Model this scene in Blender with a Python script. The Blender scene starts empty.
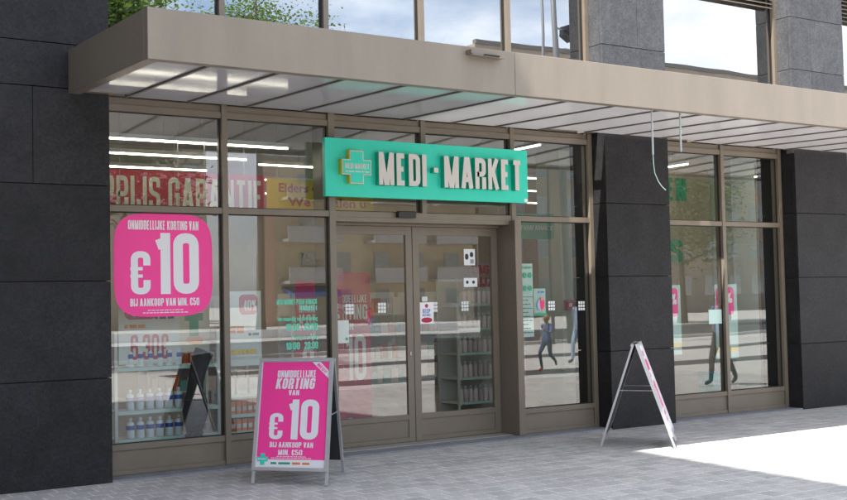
import bpy, bmesh, math, random
from mathutils import Vector, Matrix
R_ = math.radians
rng = random.Random(7)
sc = bpy.context.scene
COL = sc.collection

# ------------------------------------------------------------------ camera
CAM_F, CAM_YAW, CAM_PITCH, CAM_ROLL = 1154.32, 33.1003, 2.4886, -1.2348   # fitted to the photograph
CAM_POS = Vector((0.0, -10.8309, 1.6))
_a, _b, _c = R_(CAM_YAW), R_(CAM_PITCH), R_(CAM_ROLL)
cF = Vector((math.sin(_a)*math.cos(_b), math.cos(_a)*math.cos(_b), math.sin(_b)))
cR0 = Vector((math.cos(_a), -math.sin(_a), 0)); cU0 = cR0.cross(cF)
cR = cR0*math.cos(_c) + cU0*math.sin(_c); cU = -cR0*math.sin(_c) + cU0*math.cos(_c)
cam = bpy.data.cameras.new('camera'); camo = bpy.data.objects.new('camera', cam); COL.objects.link(camo)
cam.sensor_width = 36; cam.lens = CAM_F/847*36; cam.clip_start = .05; cam.clip_end = 1500
camo.matrix_world = Matrix(((cR.x, cU.x, -cF.x, CAM_POS.x), (cR.y, cU.y, -cF.y, CAM_POS.y), (cR.z, cU.z, -cF.z, CAM_POS.z), (0, 0, 0, 1)))
sc.camera = camo

# ------------------------------------------------------------------ sky, sun, exposure
SUN_DIR = Vector((-.49, -.15, 1.0)).normalized()       # towards the sun
SUN_EL = math.asin(SUN_DIR.z)
world = bpy.data.worlds.new('World'); sc.world = world; world.use_nodes = True
wn = world.node_tree; wn.nodes.clear()
wo = wn.nodes.new('ShaderNodeOutputWorld'); bg = wn.nodes.new('ShaderNodeBackground')
sky = wn.nodes.new('ShaderNodeTexSky'); sky.sky_type = 'NISHITA'; sky.sun_disc = False
sky.sun_elevation = SUN_EL; sky.sun_rotation = math.atan2(SUN_DIR.x, SUN_DIR.y); sky.altitude = 30; sky.air_density = 1.0; sky.dust_density = 1.5
tc = wn.nodes.new('ShaderNodeTexCoord'); mp = wn.nodes.new('ShaderNodeMapping'); mp.inputs['Scale'].default_value = (1, 1, 2.6)
cn = wn.nodes.new('ShaderNodeTexNoise'); cn.inputs['Scale'].default_value = 2.3; cn.inputs['Detail'].default_value = 7; cn.inputs['Roughness'].default_value = .56
cr = wn.nodes.new('ShaderNodeValToRGB'); cr.color_ramp.elements[0].position = .40; cr.color_ramp.elements[1].position = .60
cn2 = wn.nodes.new('ShaderNodeTexNoise'); cn2.inputs['Scale'].default_value = 5.0; cn2.inputs['Detail'].default_value = 4
cr2 = wn.nodes.new('ShaderNodeValToRGB'); cr2.color_ramp.elements[0].color = (4.6, 5.0, 5.8, 1); cr2.color_ramp.elements[1].color = (9.0, 9.1, 9.3, 1)
cr2.color_ramp.elements[0].position = .36; cr2.color_ramp.elements[1].position = .66
mx = wn.nodes.new('ShaderNodeMixRGB')
L = wn.links.new
L(tc.outputs['Generated'], mp.inputs['Vector']); L(mp.outputs[0], cn.inputs['Vector']); L(mp.outputs[0], cn2.inputs['Vector'])
L(cn.outputs['Fac'], cr.inputs[0]); L(cn2.outputs['Fac'], cr2.inputs[0])
L(cr.outputs[0], mx.inputs[0]); L(sky.outputs[0], mx.inputs[1]); L(cr2.outputs[0], mx.inputs[2])
L(mx.outputs[0], bg.inputs[0]); bg.inputs[1].default_value = .105
L(bg.outputs[0], wo.inputs[0])
sl = bpy.data.lights.new('sun', 'SUN'); sl.energy = 4.0; sl.angle = R_(.5); sl.color = (1, .96, .9)
so = bpy.data.objects.new('sun', sl); COL.objects.link(so); so.location = SUN_DIR*60
so.rotation_euler = SUN_DIR.to_track_quat('Z', 'Y').to_euler()
sc.view_settings.view_transform = 'Standard'; sc.view_settings.look = 'None'; sc.view_settings.gamma = 1
sc.view_settings.exposure = 1.85
sc.render.engine = 'CYCLES'
sc.cycles.use_denoising = True; sc.cycles.caustics_reflective = False; sc.cycles.caustics_refractive = False
sc.cycles.max_bounces = 10; sc.cycles.transparent_max_bounces = 16; sc.cycles.glossy_bounces = 5; sc.cycles.diffuse_bounces = 4
sc.cycles.sample_clamp_indirect = 6

# ------------------------------------------------------------------ materials
MATS = {}
def mat(name, col, rough=.6, metal=0., var=.0, vscale=8., bump=.0, bscale=60., coat=0., obj_var=0., spec=.5, stretch=None, speckle=0., stain=0.):
    if name in MATS: return MATS[name]
    m = bpy.data.materials.new(name); m.use_nodes = True; nt = m.node_tree; p = nt.nodes['Principled BSDF']; k = nt.links.new
    p.inputs['Roughness'].default_value = rough; p.inputs['Metallic'].default_value = metal
    p.inputs['Coat Weight'].default_value = coat; p.inputs['Specular IOR Level'].default_value = spec
    p.inputs['Base Color'].default_value = (*col, 1)
    tcn = nt.nodes.new('ShaderNodeTexCoord'); out = None
    vec = tcn.outputs['Object']
    if stretch:
        mpn = nt.nodes.new('ShaderNodeMapping'); mpn.inputs['Scale'].default_value = stretch; k(vec, mpn.inputs[0]); vec = mpn.outputs[0]
    def scaled(prev, lo, hi, src):
        mr = nt.nodes.new('ShaderNodeMapRange'); mr.inputs[1].default_value = .3; mr.inputs[2].default_value = .7
        mr.inputs[3].default_value = lo; mr.inputs[4].default_value = hi; k(src, mr.inputs[0])
        vm = nt.nodes.new('ShaderNodeVectorMath'); vm.operation = 'SCALE'
        if prev is None: vm.inputs[0].default_value = col
        else: k(prev, vm.inputs[0])
        k(mr.outputs[0], vm.inputs['Scale']); return vm.outputs[0]
    if var:
        n = nt.nodes.new('ShaderNodeTexNoise'); n.inputs['Scale'].default_value = vscale; n.inputs['Detail'].default_value = 6; n.inputs['Roughness'].default_value = .65
        k(vec, n.inputs['Vector']); out = scaled(out, 1-var, 1+var, n.outputs['Fac'])
        mr = nt.nodes.new('ShaderNodeMapRange'); mr.inputs[3].default_value = max(.03, rough-.1); mr.inputs[4].default_value = min(1, rough+.1)
        k(n.outputs['Fac'], mr.inputs[0]); k(mr.outputs[0], p.inputs['Roughness'])
    if speckle:
        n = nt.nodes.new('ShaderNodeTexNoise'); n.inputs['Scale'].default_value = 38; n.inputs['Detail'].default_value = 6; n.inputs['Roughness'].default_value = .75
        k(tcn.outputs['Object'], n.inputs['Vector']); out = scaled(out, 1-speckle, 1+speckle*1.3, n.outputs['Fac'])
    if stain:
        gp = nt.nodes.new('ShaderNodeNewGeometry')
        for sca, am in ((.9, stain), (7., stain*.8)):
            n = nt.nodes.new('ShaderNodeTexNoise'); n.inputs['Scale'].default_value = sca; n.inputs['Detail'].default_value = 5; n.inputs['Roughness'].default_value = .7
            k(gp.outputs['Position'], n.inputs['Vector']); out = scaled(out, 1-am, 1+am, n.outputs['Fac'])
        vo = nt.nodes.new('ShaderNodeTexVoronoi'); vo.inputs['Scale'].default_value = 2.3; k(gp.outputs['Position'], vo.inputs['Vector'])      # trodden gum and drips
        mr = nt.nodes.new('ShaderNodeMapRange'); mr.inputs[1].default_value = .035; mr.inputs[2].default_value = .05; mr.inputs[3].default_value = .62; mr.inputs[4].default_value = 1; k(vo.outputs['Distance'], mr.inputs[0])
        vm = nt.nodes.new('ShaderNodeVectorMath'); vm.operation = 'SCALE'; k(out, vm.inputs[0]); k(mr.outputs[0], vm.inputs['Scale']); out = vm.outputs[0]
    if obj_var:
        oi = nt.nodes.new('ShaderNodeObjectInfo'); mr = nt.nodes.new('ShaderNodeMapRange')
        mr.inputs[3].default_value = 1-obj_var; mr.inputs[4].default_value = 1+obj_var; k(oi.outputs['Random'], mr.inputs[0])
        vm = nt.nodes.new('ShaderNodeVectorMath'); vm.operation = 'SCALE'
        if out is None: vm.inputs[0].default_value = col
        else: k(out, vm.inputs[0])
        k(mr.outputs[0], vm.inputs['Scale']); out = vm.outputs[0]
    if out is not None: k(out, p.inputs['Base Color'])
    if bump:
        n = nt.nodes.new('ShaderNodeTexNoise'); n.inputs['Scale'].default_value = bscale; n.inputs['Detail'].default_value = 4
        b = nt.nodes.new('ShaderNodeBump'); b.inputs['Strength'].default_value = bump; b.inputs['Distance'].default_value = .01
        k(tcn.outputs['Object'], n.inputs['Vector']); k(n.outputs['Fac'], b.inputs['Height']); k(b.outputs[0], p.inputs['Normal'])
    MATS[name] = m; return m
def glass(name, r0, tint):
    m = bpy.data.materials.new(name); m.use_nodes = True; nt = m.node_tree; nt.nodes.clear(); k = nt.links.new
    o = nt.nodes.new('ShaderNodeOutputMaterial'); mixn = nt.nodes.new('ShaderNodeMixShader')
    t = nt.nodes.new('ShaderNodeBsdfTransparent'); t.inputs[0].default_value = (*tint, 1)
    g = nt.nodes.new('ShaderNodeBsdfGlossy'); g.inputs['Roughness'].default_value = .0; g.inputs[0].default_value = (.98, .99, 1, 1)
    lw = nt.nodes.new('ShaderNodeLayerWeight'); lw.inputs[0].default_value = .5
    pw = nt.nodes.new('ShaderNodeMath'); pw.operation = 'POWER'; pw.inputs[1].default_value = 4
    ma = nt.nodes.new('ShaderNodeMath'); ma.operation = 'MULTIPLY_ADD'; ma.inputs[1].default_value = 1-r0; ma.inputs[2].default_value = r0
    ge = nt.nodes.new('ShaderNodeNewGeometry'); s1 = nt.nodes.new('ShaderNodeMath'); s1.operation = 'SUBTRACT'; s1.inputs[0].default_value = 1
    mu = nt.nodes.new('ShaderNodeMath'); mu.operation = 'MULTIPLY'
    tn = nt.nodes.new('ShaderNodeTexCoord'); no = nt.nodes.new('ShaderNodeTexNoise'); no.inputs['Scale'].default_value = .8; no.inputs['Detail'].default_value = 1
    bu = nt.nodes.new('ShaderNodeBump'); bu.inputs['Strength'].default_value = .055; bu.inputs['Distance'].default_value = .02
    k(tn.outputs['Object'], no.inputs['Vector']); k(no.outputs['Fac'], bu.inputs['Height']); k(bu.outputs[0], g.inputs['Normal'])
    k(lw.outputs['Facing'], pw.inputs[0]); k(pw.outputs[0], ma.inputs[0]); k(ge.outputs['Backfacing'], s1.inputs[1])
    k(ma.outputs[0], mu.inputs[0]); k(s1.outputs[0], mu.inputs[1]); k(mu.outputs[0], mixn.inputs[0])
    k(t.outputs[0], mixn.inputs[1]); k(g.outputs[0], mixn.inputs[2]); k(mixn.outputs[0], o.inputs[0])
    MATS[name] = m; return m
def emit(name, col, s):
    m = bpy.data.materials.new(name); m.use_nodes = True; nt = m.node_tree; nt.nodes.clear()
    o = nt.nodes.new('ShaderNodeOutputMaterial'); e = nt.nodes.new('ShaderNodeEmission'); e.inputs[0].default_value = (*col, 1); e.inputs[1].default_value = s
    nt.links.new(e.outputs[0], o.inputs[0]); MATS[name] = m; return m
glass('shop_glass', .135, (.90, .92, .91)); glass('upper_glass', .39, (.5, .52, .52)); glass('house_glass', .30, (.3, .32, .33))
emit('tube_light', (1, .91, .76), 4.5)
mat('bluestone', (.0175, .017, .0185), .6, spec=.25, var=.38, vscale=2.6, bump=.4, bscale=60, obj_var=.20, speckle=.50)
mat('bluestone_sunlit', (.066, .068, .073), .75, spec=.3, var=.25, vscale=4, bump=.5, bscale=70, obj_var=.10, speckle=.42)  # same bluestone, sunlight painted in as a lighter colour, slightly rougher
mat('stone_core', (.03, .03, .032), .8)
mat('fascia_paint', (.232, .198, .158), .42, var=.09, vscale=1.6, bump=.02, bscale=8, stretch=(2.2, 2.2, .45))
mat('bronze_frame', (.185, .152, .115), .42, var=.07, vscale=4, bump=.02)
mat('bronze_dark', (.09, .075, .06), .5, var=.08)
mat('bronze_rib', (.15, .127, .108), .55, var=.08)
mat('gasket', (.012, .012, .012), .6)
mat('sill_stone', (.21, .215, .23), .6, var=.18, vscale=7, bump=.2, speckle=.12)
mat('joint_sand', (.60, .575, .545), .95, var=.15, vscale=20, bump=.3, stain=.16)
mat('paver', (.405, .388, .366), .8, var=.14, vscale=14, bump=.35, bscale=90, obj_var=.12, speckle=.12, stain=.10)
mat('plaza_ground', (.50, .48, .45), .9, var=.10, vscale=1.4, bump=.2, speckle=.1)
mat('asphalt', (.055, .055, .057), .85, var=.15, vscale=3, bump=.3)
mat('dark_paving', (.06, .06, .062), .8, var=.15, vscale=3)
mat('kerb_stone', (.55, .54, .52), .8, var=.1)
mat('white_paint', (.8, .8, .79), .5, var=.04)
mat('sign_green', (.026, .62, .46), .45, var=.03, vscale=3)
mat('letter_side', (.010, .42, .29), .5)
mat('letter_white', (.60, .57, .54), .5)
mat('cross_yellow', (.62, .56, .03), .5)
mat('print_pink', (.95, .045, .31), .5, var=.03, vscale=3)
mat('print_white', (.80, .78, .80), .55)
mat('print_red', (.42, .012, .05), .55)
mat('print_red_dark', (.30, .008, .05), .55)
mat('print_yellow', (.72, .48, .02), .55)
mat('print_mint', (.50, .68, .62), .55)
mat('print_paper', (.62, .66, .62), .6, var=.05)
mat('print_green', (.02, .30, .17), .55)
mat('vinyl_green', (.10, .68, .46), .5)
mat('vinyl_white', (.75, .77, .77), .6)
mat('print_orange', (.70, .22, .04), .55)
mat('print_cream', (.62, .58, .46), .6)
mat('print_dark', (.03, .03, .04), .6)
mat('print_blue', (.05, .12, .45), .5)
mat('aluminium', (.60, .60, .61), .38, metal=.75, var=.06)
mat('pale_plastic', (.42, .45, .46), .45)
mat('board_back', (.03, .031, .035), .6)
mat('steel', (.42, .42, .42), .35, metal=.8)
mat('black_cloth', (.008, .008, .009), .8, var=.2)
mat('black_plastic', (.012, .012, .013), .4)
mat('shop_floor', (.34, .32, .29), .35, var=.08, vscale=3)
mat('shop_wall', (.40, .33, .24), .8, var=.05)
mat('shop_ceiling', (.55, .54, .52), .9)
mat('shop_column', (.42, .47, .40), .7)
mat('shelf_white', (.60, .60, .58), .5)
mat('shelf_grey', (.30, .30, .30), .5)
mat('bottle_white', (.66, .74, .74), .35)
mat('bottle_aqua', (.42, .66, .66), .35)
mat('cap_blue', (.03, .08, .38), .4)
mat('box_orange', (.60, .16, .04), .5, obj_var=.3)
mat('box_white', (.62, .60, .56), .5, obj_var=.2)
mat('box_teal', (.10, .38, .40), .5, obj_var=.3)
mat('bottle_pink', (.66, .57, .57), .4, obj_var=.3)
mat('plaster_sand', (.46, .40, .33), .9, var=.07, vscale=1)
mat('plaster_tan', (.58, .48, .35), .9, var=.07, vscale=1)
mat('plaster_salmon', (.55, .36, .29), .9, var=.06)
mat('balcony_grey', (.42, .42, .41), .8, var=.1)
mat('brick_brown', (.33, .28, .23), .9, var=.12, vscale=1)
mat('render_grey', (.36, .34, .32), .9, var=.08, vscale=1)
mat('roof_tile', (.22, .11, .08), .9, var=.15)
mat('wing_render', (.30, .28, .26), .9, var=.08, vscale=1)
mat('mast_paint', (.16, .165, .17), .5)
mat('window_trim', (.40, .38, .35), .7)
mat('roof_edge', (.16, .15, .14), .8)
mat('awning_blue', (.05, .12, .34), .8)
mat('bark', (.16, .13, .10), .9, var=.25, bump=.6, bscale=20)
mat('leaf', (.085, .14, .035), .6, var=.35, vscale=1.1)
mat('skin', (.55, .33, .24), .6)
mat('hair_brown', (.05, .03, .02), .7); mat('hair_fair', (.36, .22, .10), .7)
mat('cloth_blue', (.12, .17, .36), .85, var=.15); mat('cloth_pale_blue', (.35, .45, .60), .85, var=.1)
mat('cloth_jeans', (.05, .09, .18), .9, var=.15); mat('cloth_pink', (.75, .06, .16), .85); mat('cloth_lilac', (.50, .36, .55), .85)
mat('cloth_dark', (.03, .035, .05), .9); mat('shoe_red', (.45, .06, .05), .6); mat('shoe_dark', (.04, .035, .03), .6)
mat('tyre', (.015, .015, .015), .8)
# canopy glass: white enamelled glass, glossy below, a little light comes through
m = mat('canopy_glass', (.74, .735, .745), .06, var=.03, vscale=1.2, spec=.6)
nt = m.node_tree; p_ = nt.nodes['Principled BSDF']; tr = nt.nodes.new('ShaderNodeBsdfTranslucent'); tr.inputs[0].default_value = (.6, .59, .6, 1)
mxs = nt.nodes.new('ShaderNodeMixShader'); mxs.inputs[0].default_value = .30
nt.links.new(p_.outputs[0], mxs.inputs[1]); nt.links.new(tr.outputs[0], mxs.inputs[2]); nt.links.new(mxs.outputs[0], nt.nodes['Material Output'].inputs[0])
# leaves let light through
m = MATS['leaf']; nt = m.node_tree; p_ = nt.nodes['Principled BSDF']; tr = nt.nodes.new('ShaderNodeBsdfTranslucent'); tr.inputs[0].default_value = (.16, .26, .04, 1)
mxs = nt.nodes.new('ShaderNodeMixShader'); mxs.inputs[0].default_value = .35
nt.links.new(p_.outputs[0], mxs.inputs[1]); nt.links.new(tr.outputs[0], mxs.inputs[2]); nt.links.new(mxs.outputs[0], nt.nodes['Material Output'].inputs[0])

# ------------------------------------------------------------------ helpers
def tag(o, label=None, cat=None, group=None, kind=None):
    if label: o['label'] = label
    if cat: o['category'] = cat
    if group: o['group'] = group
    if kind: o['kind'] = kind
    return o
def woff(o):
    v = Vector((0, 0, 0))
    while o is not None: v += o.location; o = o.parent
    return v
def empty(name, loc, label, cat, group=None):
    o = bpy.data.objects.new(name, None); COL.objects.link(o); o.location = loc; o.empty_display_size = .2
    return tag(o, label, cat, group)
class MB:
    def __init__(s): s.v = []; s.f = []
    def box(s, x0, x1, y0, y1, z0, z1):
        b = len(s.v)
        s.v += [(x0,y0,z0),(x1,y0,z0),(x1,y1,z0),(x0,y1,z0),(x0,y0,z1),(x1,y0,z1),(x1,y1,z1),(x0,y1,z1)]
        s.f += [tuple(b+i for i in q) for q in ((3,2,1,0),(4,5,6,7),(0,1,5,4),(1,2,6,5),(2,3,7,6),(3,0,4,7))]; return s
    def hexa(s, p8):
        b = len(s.v); s.v += [tuple(p) for p in p8]
        s.f += [tuple(b+i for i in q) for q in ((3,2,1,0),(4,5,6,7),(0,1,5,4),(1,2,6,5),(2,3,7,6),(3,0,4,7))]; return s
    def bar(s, a, b, w, h, up=(0, 0, 1)):
        a = Vector(a); b = Vector(b); d = (b-a).normalized(); u = Vector(up)
        if abs(d.dot(u)) > .98: u = Vector((0, 1, 0))
        r = d.cross(u).normalized(); u = r.cross(d)
        r *= w/2; u *= h/2
        return s.hexa([a-r-u, a+r-u, b+r-u, b-r-u, a-r+u, a+r+u, b+r+u, b-r+u])
    def tube(s, pts, rad, n=8, cap=True):
        pts = [Vector(p) for p in pts]; rings = []; a = None
        for i, p in enumerate(pts):
            d = (pts[min(i+1, len(pts)-1)]-pts[max(i-1, 0)]).normalized()
            if a is None: a = d.cross(Vector((0, 0, 1)) if abs(d.z) < .95 else Vector((1, 0, 0))).normalized()
            else: a = (a-d*a.dot(d)).normalized()
            c = a.cross(d); r = rad[i] if isinstance(rad, (list, tuple)) else rad
            b = len(s.v); rings.append(b)
            for k in range(n):
                t = 2*math.pi*k/n; s.v.append(tuple(p+a*(math.cos(t)*r)+c*(math.sin(t)*r)))
        for i in range(len(rings)-1):
            for k in range(n):
                s.f.append((rings[i]+k, rings[i]+(k+1) % n, rings[i+1]+(k+1) % n, rings[i+1]+k))
        if cap: s.f += [tuple(rings[0]+k for k in range(n))[::-1], tuple(rings[-1]+k for k in range(n))]
        return s
    def lathe(s, c, prof, n=12):
        return s.tube([(c[0], c[1], c[2]+z) for r, z in prof], [max(r, .0008) for r, z in prof], n)
    def poly(s, pts):
        b = len(s.v); s.v += [tuple(p) for p in pts]; s.f.append(tuple(range(b, b+len(pts)))); return s
    def prism(s, pts, off):
        b = len(s.v); n = len(pts); off = Vector(off); s.v += [tuple(p) for p in pts] + [tuple(Vector(p)+off) for p in pts]
        s.f += [tuple(range(b, b+n))[::-1], tuple(range(b+n, b+2*n))]
        for i in range(n): j = (i+1) % n; s.f.append((b+i, b+j, b+n+j, b+n+i))
        return s
    def build(s, name, m, parent=None, smooth=False, bevel=0.):
        me = bpy.data.meshes.new(name)
        if parent is not None: o3 = woff(parent)
        else:
            xs = [v[0] for v in s.v]; ys = [v[1] for v in s.v]; zs = [v[2] for v in s.v]
            o3 = Vector(((min(xs)+max(xs))/2, (min(ys)+max(ys))/2, min(zs)))
        me.from_pydata([(v[0]-o3.x, v[1]-o3.y, v[2]-o3.z) for v in s.v], [], s.f)
        bm = bmesh.new(); bm.from_mesh(me); bmesh.ops.recalc_face_normals(bm, faces=bm.faces)
        if bevel: bmesh.ops.bevel(bm, geom=list(bm.edges), offset=bevel, segments=2, affect='EDGES', profile=.5)
        bm.to_mesh(me); bm.free()
        if smooth:
            for p in me.polygons: p.use_smooth = True
        me.materials.append(MATS[m]); o = bpy.data.objects.new(name, me); COL.objects.link(o)
        if parent is not None: o.parent = parent
        else: o.location = o3
        return o
def bx(name, x0, x1, y0, y1, z0, z1, m, parent=None, bevel=0.): return MB().box(x0, x1, y0, y1, z0, z1).build(name, m, parent, bevel=bevel)

# -- block lettering: every stroke a mitred ribbon
def rnd(path, closed=False):
    pts = []
    n = len(path)
    for i, q in enumerate(path):
        p = Vector((q[0], q[1])); r = q[2] if len(q) > 2 else 0
        if not r or (not closed and i in (0, n-1)): pts.append(p); continue
        a = Vector(path[i-1][:2]); b = Vector(path[(i+1) % n][:2]); da = (a-p); db = (b-p)
        r = min(r, da.length*.49, db.length*.49); s = p+da.normalized()*r; e = p+db.normalized()*r
        for k in range(6):
            t = k/5; pts.append(s*(1-t)**2 + p*2*t*(1-t) + e*t*t)
    return pts
def ribbon(pts, t, closed):
    n = len(pts); Lf = []; Rt = []
    for i in range(n):
        a = pts[i-1] if (i > 0 or closed) else None; b = pts[(i+1) % n] if (i < n-1 or closed) else None
        d1 = (pts[i]-a).normalized() if a is not None else None; d2 = (b-pts[i]).normalized() if b is not None else None
        if d1 is None: d1 = d2
        if d2 is None: d2 = d1
        n1 = Vector((-d1.y, d1.x)); n2 = Vector((-d2.y, d2.x)); mm = n1+n2
        mm = n1 if mm.length < 1e-4 else mm.normalized()
        k = t/2/max(.45, mm.dot(n1)); Lf.append(pts[i]+mm*k); Rt.append(pts[i]-mm*k)
    return Lf, Rt
r_ = .13
GL = {
'A': (.46, [[(.0,-.1),(.44,1.1)], [(1.,-.1),(.56,1.1)], [(.18,.24),(.82,.24)]]), 'B': (.42, [[(0,.5),(0,1),(1,1,r_),(1,.53,r_),(0,.53)], [(0,.52),(0,0),(1,0,r_),(1,.50,r_),(.3,.50)]]),
'C': (.42, [[(1,.68),(1,1,r_),(0,1,r_),(0,0,r_),(1,0,r_),(1,.32)]]), 'D': (.42, [[(0,0),(0,1),(1,1,r_),(1,0,r_),'c']]),
'E': (.36, [[(1,1),(0,1),(0,0),(1,0)], [(0,.51),(.85,.51)]]), 'F': (.36, [[(1,1),(0,1),(0,-.1)], [(0,.5),(.85,.5)]]),
'G': (.42, [[(1,.70),(1,1,r_),(0,1,r_),(0,0,r_),(1,0,r_),(1,.48),(.55,.48)]]), 'H': (.42, [[(0,-.1),(0,1.1)], [(1,-.1),(1,1.1)], [(0,.5),(1,.5)]]),
'I': (.15, [[(.5,-.1),(.5,1.1)]]), 'J': (.36, [[(1,1.1),(1,0,r_),(0,0,r_),(0,.3)]]), 'K': (.44, [[(0,-.1),(0,1.1)], [(1,1.1),(.15,.40)], [(.40,.62),(1,-.1)]]),
'L': (.34, [[(0,1.1),(0,0),(1,0)]]), 'M': (.56, [[(0,-.1),(0,1.1)], [(1,-.1),(1,1.1)], [(.04,1.1),(.47,-.1)], [(.96,1.1),(.53,-.1)]]),
'N': (.44, [[(0,-.1),(0,1.1)], [(1,-.1),(1,1.1)], [(.02,1.05),(.98,-.05)]]), 'O': (.42, [[(0,0,r_),(0,1,r_),(1,1,r_),(1,0,r_),'c']]),
'P': (.42, [[(0,-.1),(0,1),(1,1,r_),(1,.44,r_),(0,.44)]]), 'R': (.42, [[(0,-.1),(0,1),(1,1,r_),(1,.47,r_),(0,.47)], [(1,.36),(1,-.1)]]),
'S': (.41, [[(1,.72),(1,1,r_),(0,1,r_),(0,.55,r_),(1,.46,r_),(1,0,r_),(0,0,r_),(0,.28)]]), 'T': (.40, [[(-.1,1),(1.1,1)], [(.5,1),(.5,-.1)]]),
'U': (.42, [[(0,1.1),(0,0,r_),(1,0,r_),(1,1.1)]]), 'V': (.44, [[(0,1.1),(.46,-.1)], [(1,1.1),(.54,-.1)]]), 'W': (.6, [[(0,1.1),(.25,0),(.5,.9),(.75,0),(1,1.1)]]),
'Z': (.38, [[(0,1),(1,1),(0,0),(1,0)]]), '0': (.44, [[(0,0,r_),(0,1,r_),(1,1,r_),(1,0,r_),'c']]), '1': (.27, [[(1,-.1),(1,1.1)], [(-.35,.86),(1,.92)]]),
'2': (.42, [[(0,.70),(0,1,r_),(1,1,r_),(1,.58,.1),(0,.2,.05),(0,0),(1,0)]]), '3': (.42, [[(0,.72),(0,1,r_),(1,1,r_),(1,.53,r_),(.3,.53)], [(.3,.51),(1,.51,r_),(1,0,r_),(0,0,r_),(0,.28)]]),
'4': (.44, [[(.78,-.1),(.78,1.1)], [(.70,1.05),(.02,.28)], [(0,.26),(1.1,.26)]]), '5': (.42, [[(1,1),(0,1),(0,.56),(1,.60,r_),(1,0,r_),(0,0,r_),(0,.28)]]),
'6': (.42, [[(1,.75),(1,1,r_),(0,1,r_),(0,0,r_),(1,0,r_),(1,.55,r_),(0,.55)]]), '9': (.42, [[(0,.25),(0,0,r_),(1,0,r_),(1,1,r_),(0,1,r_),(0,.45,r_),(1,.45)]]),
'8': (.42, [[(0,0,r_),(0,1,r_),(1,1,r_),(1,0,r_),'c'], [(0,.52),(1,.52)]]),
'€': (.46, [[(1,.70),(1,1,r_),(.16,1,r_),(.16,0,r_),(1,0,r_),(1,.30)], [(-.12,.61),(.72,.61),'t'], [(-.12,.41),(.72,.41),'t']]),
'-': (.20, [[(0,.5),(1,.5)]]), '.': (.12, [[(.5,-.1),(.5,.03)]]), ':': (.12, [[(.5,.12),(.5,.26)], [(.5,.68),(.5,.82)]]),
'%': (.6, [[(0,.6,.08),(0,1,.08),(.32,1,.08),(.32,.6,.08),'c'], [(.68,0,.08),(.68,.4,.08),(1,.4,.08),(1,0,.08),'c'], [(.25,-.1),(.75,1.1)]]),
"'": (.1, [[(.5,.75),(.5,1.1)]]), '!': (.12, [[(.5,.3),(.5,1.1)], [(.5,-.1),(.5,.05)]])}
def block_text(mb, txt, fr, u0, u1, v0, v1, n0=.001, depth=0., t=.125, gap=.075, shear=0.):
    """lay txt in the box u0..u1, v0..v1 of the frame fr=(O,U,V,N)"""
    O, U, V, N = [Vector(q) for q in fr]
    tot = 0; items = []
    for ch in txt:
        if ch == ' ': tot += .22; continue
        w = GL[ch][0]; items.append((ch, tot, w)); tot += w+gap
    tot -= gap; sx = (u1-u0)/tot; h = v1-v0; k = 0
    for ch, x0, w in items:
        for path in GL[ch][1]:
            cl = path[-1] == 'c'; thin = path[-1] == 't'; pp = path[:-1] if cl or thin else path
            iw = max(w-t, 0.0); ih = 1-t
            def cv(q):
                x = t/2+q[0]*iw if w > t*1.3 else w/2; y = t/2+q[1]*ih
                y = min(max(y, 0), 1) if len(q) < 3 else y
                return (x, y)+tuple(q[2:])
            pts = rnd([cv(q) for q in pp], cl); a, b = ribbon(pts, t*(.5 if thin else .92 if ch in 'MNK%' else 1), cl)
            k += 1; off = N*(n0+.0003*(k % 5))
            def w3(p): 
                return O+U*(u0+(x0+p.x)*sx+shear*p.y*h)+V*(v0+p.y*h)+off
            n = len(pts)
            for i in range(n if cl else n-1):
                j = (i+1) % n
                q4 = [w3(a[i]), w3(b[i]), w3(b[j]), w3(a[j])]
                if depth: mb.prism(q4, -N*depth)
                else: mb.poly(q4)
    return mb
def word_bars(mb, fr, u0, u1, v0, v1, n0=.001, words=9, seed=1):
    O, U, V, N = [Vector(q) for q in fr]; rg = random.Random(seed); ws = [rg.uniform(.5, 1.5) for _ in range(words)]; tot = sum(ws)+.25*(words-1); u = u0
    for w in ws:
        du = w/tot*(u1-u0); q = [O+U*a+V*b+N*n0 for a, b in ((u, v0), (u+du, v0), (u+du, v1), (u, v1))]; mb.poly(q); u += du+.25/tot*(u1-u0)
    return mb
def plain_text(name, txt, fr, u0, u1, v0, v1, m, parent, n0=.001, bold=.012):
    """lower-case lettering from the built-in typeface, turned into a mesh"""
    cu = bpy.data.curves.new(name, 'FONT'); cu.body = txt; cu.size = 1; cu.offset = bold; cu.resolution_u = 2
    tmp = bpy.data.objects.new(name, cu); COL.objects.link(tmp); dg = bpy.context.evaluated_depsgraph_get(); me0 = bpy.data.meshes.new_from_object(tmp.evaluated_get(dg))
    bpy.data.objects.remove(tmp); xs = [v.co.x for v in me0.vertices]; x0, x1 = min(xs), max(xs)
    O, U, V, N = [Vector(q) for q in fr]; h = (v1-v0)/.72; mb = MB()
    mb.v = [tuple(O+U*(u0+(v.co.x-x0)/(x1-x0)*(u1-u0))+V*(v0+v.co.y*h)+N*n0) for v in me0.vertices]; mb.f = [tuple(p.vertices) for p in me0.polygons]
    bpy.data.meshes.remove(me0)
    return mb.build(name, m, parent)
def rrect(fr, u0, u1, v0, v1, r, n0, seg=7, power=1.):
    O, U, V, N = [Vector(q) for q in fr]; out = []
    for cxx, cyy, a0 in ((u1-r, v1-r, 0), (u0+r, v1-r, 90), (u0+r, v0+r, 180), (u1-r, v0+r, 270)):
        for k in range(seg+1):
            a = R_(a0+90*k/seg); out.append(O+U*(cxx+r*math.cos(a))+V*(cyy+r*math.sin(a))+N*n0)
    return out
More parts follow.
